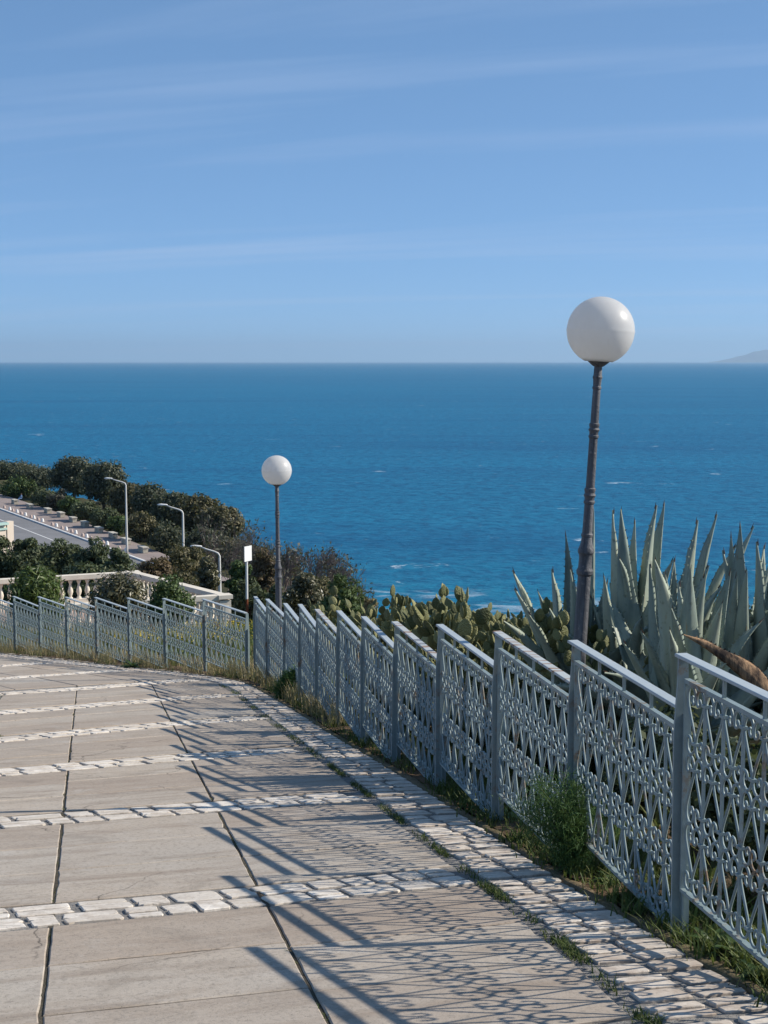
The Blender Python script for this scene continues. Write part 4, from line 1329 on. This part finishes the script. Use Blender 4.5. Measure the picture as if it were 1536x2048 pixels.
def prickly_pear(label, x, y, h, n_base, seed, levels=5, spread=.5, maxpads=70):
    rs = random.Random(seed)
    zb = terrain(x, y)
    root = thing('prickly_pear', label, 'cactus', (x, y, zb), 0, 'prickly pear cacti behind the fence')
    count = [0]; size0 = min(.27, h / 5.0)
    def grow(p, zdir, xdir, s, lev):
        if count[0] >= maxpads: return
        count[0] += 1
        ydir = zdir.cross(xdir).normalized(); xdir = ydir.cross(zdir).normalized()
        m_ = Matrix((xdir, ydir, zdir)).transposed().to_4x4(); m_.translation = p
        o = link('pad', PAD, root); wf = rs.uniform(.9, 1.15)
        o.matrix_local = m_ @ Matrix.Diagonal((s * wf, s * rs.uniform(.8, 1.3), s, 1))
        if lev <= 0: return
        for k in range(rs.choice((1, 1, 2)) if lev > 2 else rs.choice((1, 2, 2, 3)) if lev > 1 else rs.choice((0, 1, 1, 2))):
            a = rs.uniform(-.95, .95)
            q = p + (zdir * (.60 + .36 * math.cos(a)) + xdir * .33 * wf * math.sin(a)) * s
            nz = (zdir * math.cos(a * .8) + xdir * math.sin(a * .8) + ydir * rs.uniform(-.45, .45) + Vector((0, 0, .55))).normalized()
            tw = rs.uniform(-1.2, 1.2)
            nx = (xdir * math.cos(tw) + ydir * math.sin(tw)).normalized()
            if abs(nx.dot(nz)) > .9: nx = ydir
            grow(q, nz, nx, s * rs.uniform(.74, .98), lev - 1)
    for b in range(n_base):
        a = rs.uniform(0, 6.28); r_ = spread * math.sqrt(rs.uniform(0, 1))
        bx, by = r_ * math.cos(a), r_ * math.sin(a)
        tw = rs.uniform(0, 3.14)
        grow(Vector((bx, by, terrain(x + bx, y + by) - zb - .05)), Vector((rs.uniform(-.25, .25), rs.uniform(-.25, .25), 1)).normalized(), Vector((math.cos(tw), math.sin(tw), 0)), size0 * rs.uniform(.9, 1.2), levels)
PP = [(700, 1215, 22.0, 6, 'low prickly pear at the left end of the cactus row, beside the dark green bush'), (770, 1212, 20.0, 7, 'prickly pear second from the left end of the cactus row'),
      (825, 1205, 18.6, 7, 'prickly pear third from the left end of the cactus row'), (868, 1188, 17.6, 8, 'tall prickly pear with pads poking up against the sea, left of the row centre'),
      (912, 1182, 17.0, 8, 'tallest prickly pear of the row, its pale pads highest against the sea'), (955, 1200, 16.2, 8, 'prickly pear right of the tallest one'),
      (1000, 1186, 15.2, 8, 'dense prickly pear left of the agaves'), (1042, 1190, 14.2, 8, 'prickly pear touching the leftmost agave leaves'),
      (930, 1240, 14.0, 6, 'low prickly pear just behind the fence in the row centre'), (1010, 1250, 12.6, 6, 'low prickly pear just behind the fence left of the near lamp'), (1235, 1200, 12.9, 8, 'prickly pear right of the near lamp pole between agaves'),
      (1208, 1240, 11.6, 7, 'low prickly pear at the foot of the near lamp'), (1450, 1240, 13.4, 7, 'prickly pear half hidden behind the rightmost agaves'), (1275, 1215, 12.2, 8, 'prickly pear between the two upright agaves')]
for i, (px, tp, Y, nb_, lb) in enumerate(PP):
    p = at(px, tp - 7, Y); h = p.z - terrain(p.x, Y)
    prickly_pear(lb, p.x, Y, max(.6, h), nb_ * 2, 300 + i, 7, .66, 215)

# ------------------------------------------------------------------ agaves
def agave_leaf(root, o0, base, tip, width, bow, mat='agave_leaf', seed=0, twist=0.0, nseg=12):
    rs = random.Random(seed)
    base, tip = Vector(base), Vector(tip)
    d = tip - base; L = d.length
    out = Vector((d.x, d.y, 0)); out = out.normalized() if out.length > .02 else Vector((rs.uniform(-1, 1), rs.uniform(-1, 1), 0)).normalized()
    ctrl = base + d * .52 - out * bow * L * .6 + Vector((0, 0, bow * L)) + Vector((rs.uniform(-1, 1), rs.uniform(-1, 1), 0)) * L * .035
    side0 = Vector((-out.y, out.x, 0))
    side0 = (Matrix.Rotation(twist, 3, d.normalized()) @ side0)
    mb = MB(); V = []; F = []; cols = [-1, -.55, 0, .55, 1]; nc = len(cols)
    rows_top = []; rows_bot = []
    for i in range(nseg + 1):
        t = i / nseg
        p = base * (1 - t) ** 2 + ctrl * 2 * t * (1 - t) + tip * t * t
        tg = ((ctrl - base) * (1 - t) + (tip - ctrl) * t).normalized()
        sd = (side0 - tg * side0.dot(tg)).normalized(); nm = tg.cross(sd) * -1
        if nm.dot(out) > 0: nm = -nm          # channel opens towards the plant's heart
        w = width * (min(1.0, .66 + 1.1 * t) if t < .32 else max(0.0, (1 - t) / .68) ** .92)
        w = max(.004, w)
        wave = .022 * math.sin(t * 17 + rs.uniform(0, .6))
        for c in cols: V.append(p + sd * c * w / 2 + nm * ((c * c) * w * (.42 - .12 * t) + wave * abs(c) * .5))
        for c in cols: V.append(p + sd * c * w * .47 + nm * ((c * c) * w * (.42 - .12 * t) - .016 - (1 - abs(c)) * w * (.22 - .12 * t)))
    for i in range(nseg):
        a = i * 2 * nc; b = a + 2 * nc
        for k in range(nc - 1):
            F.append((a + k, a + k + 1, b + k + 1, b + k)); F.append((a + nc + k + 1, a + nc + k, b + nc + k, b + nc + k + 1))
        F.append((a + nc, a, b, b + nc)); F.append((a + nc - 1, a + 2 * nc - 1, b + 2 * nc - 1, b + nc - 1))
    V = [v - o0 for v in V]
    mb.add(V, F)
    # marginal teeth
    for i in range(1, nseg - 1):
        for s, ci in ((-1, 0), (1, nc - 1)):
            for q in (.2, .7):
                e0 = V[i * 2 * nc + ci] * (1 - q) + V[(i + 1) * 2 * nc + ci] * q
                dd = (V[(i + 1) * 2 * nc + ci] - V[i * 2 * nc + ci]).normalized()
                inn = (V[i * 2 * nc + 2] - V[i * 2 * nc + ci]).normalized()
                mb.add([e0 - dd * .008 + inn * .002, e0 + dd * .008 + inn * .002, e0 - inn * .016 + dd * .004], [(0, 1, 2)])
    lf = mb.build('leaf', M[mat], root, True)
    if mat == 'agave_leaf':
        sp = MB(); a = tip - o0; dr = (tip - ctrl).normalized(); sp.tube([a - dr * .03, a + dr * .025], [.006, .001], 5)
        sp.build('spine', M['agave_spine'], lf)
    return lf
def agave(label, cpx, Y, tips, seed, filler=10):
    rs = random.Random(seed)
    x = (cpx - 768) / FPX * Y * 1.0; zb = terrain(x, Y)
    o0 = Vector((x, Y, zb))
    root = thing('agave', label, 'agave', o0, 0, 'agaves behind the fence')
    st = MB(); st.lathe([(.16, -.1), (.15, .1), (.13, .35), (.15, .52), (.10, .62)], 12); st.build('trunk', M['agave_dead'], root, True)
    heart = Vector((0, 0, .50))
    for i, tpv in enumerate(tips):
        px, py, dy, w = tpv[:4]; bow = tpv[4] if len(tpv) > 4 else .06
        tw = tpv[5] if len(tpv) > 5 else rs.uniform(-1.1, 1.1)
        tip = at(px, py, Y + dy)
        dh = Vector((tip.x - x, tip.y - Y, 0)); dh = dh.normalized() if dh.length > .05 else Vector((rs.uniform(-1, 1), rs.uniform(-1, 1), 0)).normalized()
        base = o0 + heart + dh * rs.uniform(.05, .13) + Vector((0, 0, rs.uniform(-.10, .10)))
        agave_leaf(root, o0, base, tip, w, bow, 'agave_leaf', seed * 100 + i, tw)
    for i in range(filler):
        a = rs.uniform(0, 6.28); el = rs.uniform(.0, 1.15); L = rs.uniform(.75, 1.25)
        d = Vector((math.cos(a) * math.cos(el), math.sin(a) * math.cos(el), math.sin(el)))
        base = o0 + heart + Vector((math.cos(a), math.sin(a), 0)) * .13 + Vector((0, 0, rs.uniform(-.25, .05)))
        tip = base + d * L
        if tip.x < interp([(RY0 - 6, RX0 - RK * -6), (RY0 + 20, RX0 + RK * 20)], tip.y) + .18: continue
        agave_leaf(root, o0, base, tip, rs.uniform(.17, .24), rs.uniform(.05, .22), 'agave_leaf', seed * 100 + 50 + i, rs.uniform(-.3, .3))
    for i in range(4):
        a = rs.uniform(0, 6.28); el = rs.uniform(-.55, .15); L = rs.uniform(.5, .85)
        d = Vector((math.cos(a) * math.cos(el), math.sin(a) * math.cos(el), math.sin(el)))
        base = o0 + heart + Vector((math.cos(a), math.sin(a), 0)) * .13 - Vector((0, 0, .15))
        tip = base + d * L
        if tip.x < RX0 + RK * (tip.y - RY0) + .15 or tip.z < terrain(tip.x, tip.y) + .03: continue
        agave_leaf(root, o0, base, tip, rs.uniform(.09, .14), rs.uniform(.02, .1), 'agave_dead', seed * 100 + 80 + i, rs.uniform(-1.2, 1.2))['label'] = 'dried brown leaf'
    return root, o0
agave('agave behind the near lamp with leaves fanning out left over the cacti', 1168, 11.9,
      [(1027, 1140, -.1, .17, .02), (1031, 1176, -.4, .16, .02), (1106, 1138, .2, .24, .02), (1131, 1066, .1, .19, .02), (1141, 1138, -.1, .16, .02), (1008, 1240, -.5, .16, .04), (1076, 1182, -.2, .19, .03), (1152, 1172, .3, .10, .22), (1172, 1185, .2, .18, .03), (1058, 1225, -.6, .18, .05), (1185, 1017, .2, .18, .01), (1100, 1215, -.5, .18, .05), (1215, 1160, .1, .17, .04)], 1, 12)
agave('agave just right of the near lamp with the tallest upright blades', 1276, 11.8,
      [(1228, 1020, .2, .18, .01), (1243, 1018, -.15, .28, .01, 0.0), (1269, 1040, .1, .20, .01), (1311, 1010, .0, .26, .02, .2), (1328, 1005, .25, .25, .02), (1240, 1116, -.3, .11, .25), (1207, 1150, -.3, .19, .04), (1345, 1118, -.2, .28, .10), (1180, 1190, .2, .18, .06), (1222, 1165, .4, .19, .02), (1365, 1150, .3, .22, .08)], 2, 12)
agave('agave in the centre of the group whose blades lean to the right', 1338, 11.1,
      [(1393, 1040, .2, .24, .02), (1432, 1028, .1, .20, .03), (1505, 1052, .3, .19, .05), (1470, 1090, .1, .24, .06), (1350, 1116, .3, .19, .02), (1302, 1128, -.2, .15, .02), (1415, 1130, -.1, .22, .05), (1375, 1105, .4, .2, .02), (1300, 1175, .1, .2, .05), (1440, 1170, -.2, .2, .08)], 3, 12)
agave('agave in front of the group with broad blades rising just behind the fence', 1382, 10.2,
      [(1311, 1118, -.3, .27, .02, .1), (1331, 1148, -.15, .21, .02), (1360, 1165, .1, .2, .02), (1382, 1136, -.3, .25, .01, -.2), (1408, 1148, -.2, .20, .01), (1248, 1282, -.5, .15, .02), (1284, 1260, -.5, .17, .04), (1460, 1143, .0, .24, .03), (1524, 1240, .2, .14, .12), (1445, 1205, -.3, .2, .04), (1345, 1215, -.5, .2, .03)], 5, 10)
dr, do = agave('rightmost agave with a dried brown leaf hanging over the fence', 1500, 10.7,
      [(1462, 1068, .2, .21, .01), (1480, 1048, .1, .25, .01), (1448, 1100, .25, .18, .05), (1516, 1083, .0, .22, .02), (1540, 1118, .2, .25, .02), (1472, 1150, -.3, .22, .02), (1492, 1138, -.35, .22, .02), (1575, 1060, .3, .24, .02), (1600, 1150, 0, .24, .03), (1440, 1185, .3, .2, .05), (1560, 1250, -.4, .2, .04), (1530, 1090, .6, .2, .02), (1425, 1235, -.3, .18, .08)], 4, 12)
dl = agave_leaf(dr, do, at(1560, 1420, 9.6), at(1368, 1268, 9.75), .15, .10, 'agave_dead', 9, 1.2)
dl['label'] = 'dried brown folded leaf'

for i, (px, tp, w, Y, lb) in enumerate([(1170, 1232, 190, 15.5, 'low dark thicket behind the near lamp pole'), (1300, 1225, 200, 15.0, 'low dark thicket behind the upright agave'), (1420, 1222, 200, 14.6, 'low dark thicket behind the central agave'), (1650, 1200, 270, 10.4, 'low dark thicket added at the right edge to cast shade'), (1545, 1215, 220, 14.2, 'low dark thicket at the right edge behind the agaves'),  # the thicket at the right edge is added to shade the near soil
                                       (1060, 1240, 180, 18.5, 'low dark thicket behind the right part of the cactus row'), (940, 1235, 180, 20.5, 'low dark thicket behind the middle of the cactus row'), (820, 1232, 150, 23.0, 'low dark thicket behind the left part of the cactus row')]):
    leafy('thicket', lb, 'bush', px, tp, w, Y, 'leaf_hedge', 500 + i, 'dark thickets behind cacti and agaves', 'bush', 50, 150, (.10, .045), None, .7, 0.0, 'bark', .2)

FB = ['nearest, added for shade,', 'second', 'third', 'fourth', 'fifth', 'sixth', 'seventh', 'eighth']
for i, (y, off, hh, w) in enumerate([(7.0, .92, .72, 1.2), (8.2, 1.15, .75, 1.3), (9.6, 1.1, .70, 1.2), (11.2, 1.0, .70, 1.2), (12.9, .95, .72, 1.2), (14.6, .95, .75, 1.2), (16.4, .9, .75, 1.2)]):  # first shrub is added to keep sun off the soil behind the fence
    x = RX0 + RK * (y - RY0) + off; zb = terrain(x, y)
    q = Vector((x, y, zb + hh)); fw = q.y * math.cos(PITCH) - (q.z - EYE) * math.sin(PITCH); up = q.y * math.sin(PITCH) + (q.z - EYE) * math.cos(PITCH)
    leafy('undershrub', '%s low dark leafy shrub just behind the long fence' % FB[i], 'shrub', 768 + FPX * x / y, 1024 - FPX * up / fw, w / y * FPX, y, 'leaf_hedge', 540 + i, 'low shrubs just behind the fence', 'bush', 40, 150, (.07, .034), None, .75, 0.0, 'bark', .2)

# ------------------------------------------------------------------ grasses and weeds
def blades(P, h, w, rs, lean=.45, bend=.5):
    """P Nx3 roots -> narrow bent blades, two segments"""
    n = len(P); a = rs.uniform(0, 2 * np.pi, n); hh = h * rs.uniform(.5, 1.25, n); ln = hh * lean * rs.uniform(.2, 1.4, n)
    d = np.stack([np.cos(a), np.sin(a), np.zeros(n)], 1); s = np.stack([-np.sin(a), np.cos(a), np.zeros(n)], 1) * (w * rs.uniform(.6, 1.3, n) / 2)[:, None]
    mid = P + d * (ln * .35)[:, None]; mid[:, 2] += hh * .6
    tip = P + d * ln[:, None]; tip[:, 2] += hh
    V = np.stack([P - s, P + s, mid + s * .75, mid - s * .75, tip + s * .08, tip - s * .08], 1).reshape(-1, 3)
    i = np.arange(n)[:, None] * 6
    F = np.concatenate([i + np.array([[0, 1, 2, 3]]), i + np.array([[3, 2, 4, 5]])], 0)
    return V, F
def stuff(name, label, V, F, mat):
    o = link(name, np_mesh(name, V, F, M[mat])); return tag(o, label, None, None, 'stuff')
grs = np.random.RandomState(77)
def kerb_frame(i): return KP[i], KN[i]
def along(n, f_y, f_off, clump=True):
    """points on the verge: choose by distance range along the kerb and offset range"""
    idx = [i for i, p in enumerate(KP) if f_y[0] <= p.y <= f_y[1]]
    out = []
    while len(out) < n:
        i = idx[grs.randint(len(idx))]; p, nn = KP[i], KN[i]
        cx = p + nn * grs.uniform(*f_off)
        k = grs.randint(6, 18) if clump else 1
        for _ in range(k):
            q = cx + Vector((grs.normal() * .05, grs.normal() * .05, 0)) if clump else cx
            out.append((q.x, q.y, min(G0(q.y), terrain(q.x, q.y)) - .005))
    return np.array(out[:n])
# green grass along the verge
P = np.concatenate([along(6500, (3.5, 9), (.03, .75)), along(1800, (4.5, 7.2), (.06, .5)), along(2500, (8, 11), (.05, .9)), along(3600, (9.5, 19), (.08, .7)), along(1500, (18, 24), (.10, .8)), along(2200, (24, 34), (.1, 1.5))])
V, F = blades(P, .085, .009, grs, .9); stuff('verge_grass', 'short green grass and weeds growing along the foot of the fence', V, F, 'grass_blade')
# dry straw grass at the bend and under the left fence
P = np.concatenate([along(1900, (19.0, 23.8), (.15, .75)), along(800, (15.5, 19), (.1, .42)), along(3000, (23.5, 33), (.08, 1.3))])
V, F = blades(P, .26, .008, grs, .55); stuff('dry_grass', 'straw coloured dry grass under the fence around the bend', V, F, 'dry_straw')
# meadow between fence and balustrade
def meadow(n, xr, yr):
    x = grs.uniform(*xr, n); y = grs.uniform(*yr, n)
    kx = np.array([kerb_x(v) if v < 34 else -11 - (v - 34) * .8 for v in y])
    lx = np.interp(y, [23, 24.9, 32.7, 60], [-1.6, -2.7, -8.0, -26])
    k = x > lx; x, y = x[k], y[k]
    z = np.array([min(G0(b), terrain(a, b)) for a, b in zip(x, y)])
    return np.stack([x, y, z], 1)
P = meadow(16000, (-14, 1.5), (24, 48)); V, F = blades(P, .28, .030, grs, .8); stuff('meadow_grass', 'green meadow growing on the slope behind the left fence', V, F, 'grass_blade')
P = meadow(2600, (-6.5, -1.0), (32, 47)); P[:, 2] += .28 * grs.uniform(.6, 1.2, len(P)); Nn = grs.normal(size=(len(P), 3)); Nn[:, 2] += 1.2; Nn /= np.linalg.norm(Nn, axis=1, keepdims=True)
V, F = leaf_cards(P, Nn, .05, .045, grs); stuff('yellow_flowers', 'yellow wildflowers dotted over the meadow behind the corner of the fence', V, F, 'yellow_petal')
P = meadow(5000, (-14, -5), (25, 42)); V, F = blades(P, .35, .02, grs, .6); stuff('meadow_straw', 'dry stalks in the meadow behind the left fence', V, F, 'dry_straw')
# undergrowth behind the right fence
def under(n, off, yr):
    y = grs.uniform(*yr, n); x = RX0 + RK * (y - RY0) + grs.uniform(*off, n)
    z = np.array([min(G0(b), terrain(a, b)) for a, b in zip(x, y)]); return np.stack([x, y, z], 1)
P = under(5200, (.05, 4.5), (5, 24)); V, F = blades(P, .20, .018, grs, .9); stuff('undergrowth', 'green undergrowth at the foot of the cacti and agaves', V, F, 'grass_blade')
# grass line in the joint between slabs and border stones
def joint_line(n, y0, y1, sprd, dens=1.0):
    y = grs.uniform(y0, y1, n * 2)
    keep = (np.sin(y * 5.3) + np.sin(y * 11.1 + 1.7) * .8 + grs.normal(size=n * 2) * .5) > (-.9 * dens)
    y = y[keep][:n]
    x = np.array([grass_x(v) for v in y]) + grs.normal(size=len(y)) * sprd + .012
    return np.stack([x, y, np.array([G0(v) for v in y]) - .008], 1)
P = np.concatenate([joint_line(1500, 4.6, 8.2, .020, -.1), joint_line(1000, 8.2, 12.5, .016, -.2), joint_line(1100, 12.5, 22, .035, -.4)])
V, F = blades(P, .027, .006, grs, 1.5); stuff('joint_grass', 'line of low grass in the joint beside the border stones', V, F, 'grass_blade')
# a little moss in the slab joints
P = []
for k in range(700):
    y = grs.uniform(4.8, 20); j = (j1, j2)[grs.randint(2)]
    if math.sin(y * 7.1 + (0 if j is j1 else 2)) > .45: P.append((j(y) + grs.normal() * .006, y, G0(y) - .012))
for k in range(260): 
    P.append((-4.05 + grs.normal() * .05, 14.75 + grs.normal() * .04, G0(14.75) - .01))
for k in range(240):
    y = grs.uniform(16.4, 20); P.append((j0(y) - .03 + grs.normal() * .03, y, G0(y) - .01))
V, F = blades(np.array(P), .022, .005, grs, 1.2); stuff('joint_moss', 'sparse moss and grass in the slab joints', V, F, 'grass_blade')

# fennel plants
def fennel(label, px, py, Y, h, wdt, n_stem, n_thread, seed, lean=(0, 0), th_len=.10):
    rs = np.random.RandomState(seed)
    b = at(px, py, Y); zb = G0(Y)
    root = thing('fennel_plant', label, 'plant', (b.x, Y, zb), 0, 'fennel plants along the fence')
    mb = MB(); segs = []
    for s in range(n_stem):
        a = rs.uniform(0, 6.28); r_ = wdt * rs.uniform(.1, 1.0)
        hh = h * rs.uniform(.45, 1.0)
        tip = Vector((math.cos(a) * r_ + lean[0] * hh, math.sin(a) * r_ * .6 + lean[1] * hh, hh))
        p0 = Vector((rs.uniform(-.02, .02), rs.uniform(-.02, .02), -.02)); mid = p0 * .5 + tip * .5 + Vector((-tip.x * .25, -tip.y * .25, .06))
        mb.tube([p0, mid, tip], [.008, .006, .0025], 5); segs.append((p0, mid, tip))
    mb.build('stem', M['stem_green'], root)
    V = []; F = []
    for k in range(n_thread):
        p0, mid, tip = segs[rs.randint(len(segs))]; t = rs.uniform(.22, 1.08)
        c = p0 * (1 - t) ** 2 + mid * 2 * t * (1 - t) + tip * t * t if t < 1 else tip
        c = c + Vector(rs.normal(size=3)) * .045 * (h / .7)
        d = Vector(rs.normal(size=3)); d.z += .25; d.normalize(); L = th_len * rs.uniform(.4, 1.2)
        s = d.cross(Vector(rs.normal(size=3))).normalized() * (.0016 * Y / 7)
        i = len(V); m2 = c + d * L * .55 + Vector((0, 0, .006))
        V += [c - s, c + s, m2 + s * .8, m2 - s * .8, c + d * L + s * .2 - Vector((0, 0, .01)), c + d * L - s * .2 - Vector((0, 0, .01))]
        F += [(i, i + 1, i + 2, i + 3), (i + 3, i + 2, i + 4, i + 5)]
    link('foliage', np_mesh('foliage', [tuple(v) for v in V], F, M['fennel_leaf']), root)
fk = on_slope(1148, 1748)
fennel('large feathery green fennel plant in front of the near fence', 1148, 1748, fk.y, .54, .32, 26, 8200, 5, (-.10, 0), .065)
fk2 = on_slope(560, 1398)
fennel('leaning feathery fennel plant in dry grass at the bend', 560, 1398, fk2.y, .42, .20, 14, 5200, 6, (.8, 0), .12)

# broad-leaved weeds
def weed(label, px, py, n, L, w, seed, up=.5):
    rs = random.Random(seed); b = on_slope(px, py)
    root = thing('weed', label, 'weed', (b.x, b.y, G0(b.y)), 0, 'weeds at the foot of the fence')
    for k in range(n):
        a = rs.uniform(0, 6.28); el = rs.uniform(.15, 1.1) * up * 1.6
        d = Vector((math.cos(a) * math.cos(el), math.sin(a) * math.cos(el), math.sin(el))); l = L * rs.uniform(.6, 1.2)
        s = Vector((-math.sin(a), math.cos(a), 0)); V = []; F = []
        for i in range(5):
            t = i / 4; ww = w * math.sin(math.pi * (.12 + .85 * t)) / 2
            c = d * l * t + Vector((0, 0, -.35 * l * t * t)) + Vector((rs.uniform(-.01, .01), rs.uniform(-.01, .01), .0))
            V += [c - s * ww + Vector((0, 0, ww * .4)), c, c + s * ww + Vector((0, 0, ww * .4))]
        for i in range(4): F += [(i * 3, i * 3 + 1, i * 3 + 4, i * 3 + 3), (i * 3 + 1, i * 3 + 2, i * 3 + 5, i * 3 + 4)]
        mb = MB(); mb.add(V, F); mb.build('leaf', M['weed_leaf'], root, True)
WD = [(1228, 1765, 26, .15, .035, 'dark leafy weed right of the large fennel'), (1425, 1890, 24, .15, .035, 'green weed at the foot of the nearest visible post'), (1480, 1915, 22, .14, .04, 'leafy weed right of the nearest post, near the right edge'), (1520, 1960, 24, .13, .03, 'narrow-leaved weed in the lower right corner'),
      (1010, 1635, 22, .12, .04, 'low weed beside the third post from the front'), (905, 1560, 20, .13, .04, 'low weed under the fourth panel from the front'), (830, 1525, 22, .12, .035, 'low weed beside the fifth post from the front'), (755, 1480, 24, .16, .04, 'bushy weed just in front of the middle of the long fence'), (700, 1452, 20, .15, .04, 'small weed beside the seventh post from the front'), (268, 1335, 26, .30, .06, 'dark weed clump under the left fence')]
for i, (px, py, n, L, w, lb) in enumerate(WD): weed(lb, px, py, n, L, w, 400 + i)

# ------------------------------------------------------------------ haze over the sea
def haze():
    t = NT('haze'); t.n.remove(t.b)
    pv = t.new('ShaderNodeVolumePrincipled')
    pv.inputs['Color'].default_value = (.54, .77, 1.0, 1)
    pv.inputs['Density'].default_value = 2.9e-5
    pv.inputs['Anisotropy'].default_value = 0.2
    t.l.new(pv.outputs[0], t.out.inputs['Volume'])
    mb = MB()
    x, y0, y1, z0, z1 = 64000, -200, 64000, SEA_Z - 8, 760
    mb.add([(-x, y0, z0), (x, y0, z0), (x, y1, z0), (-x, y1, z0), (-x, y0, z1), (x, y0, z1), (x, y1, z1), (-x, y1, z1)],
           [(3, 2, 1, 0), (4, 5, 6, 7), (0, 1, 5, 4), (1, 2, 6, 5), (2, 3, 7, 6), (3, 0, 4, 7)])
    o = mb.build('haze', t.m); tag(o, 'thin pale blue sea haze', None, None, 'stuff')
haze()
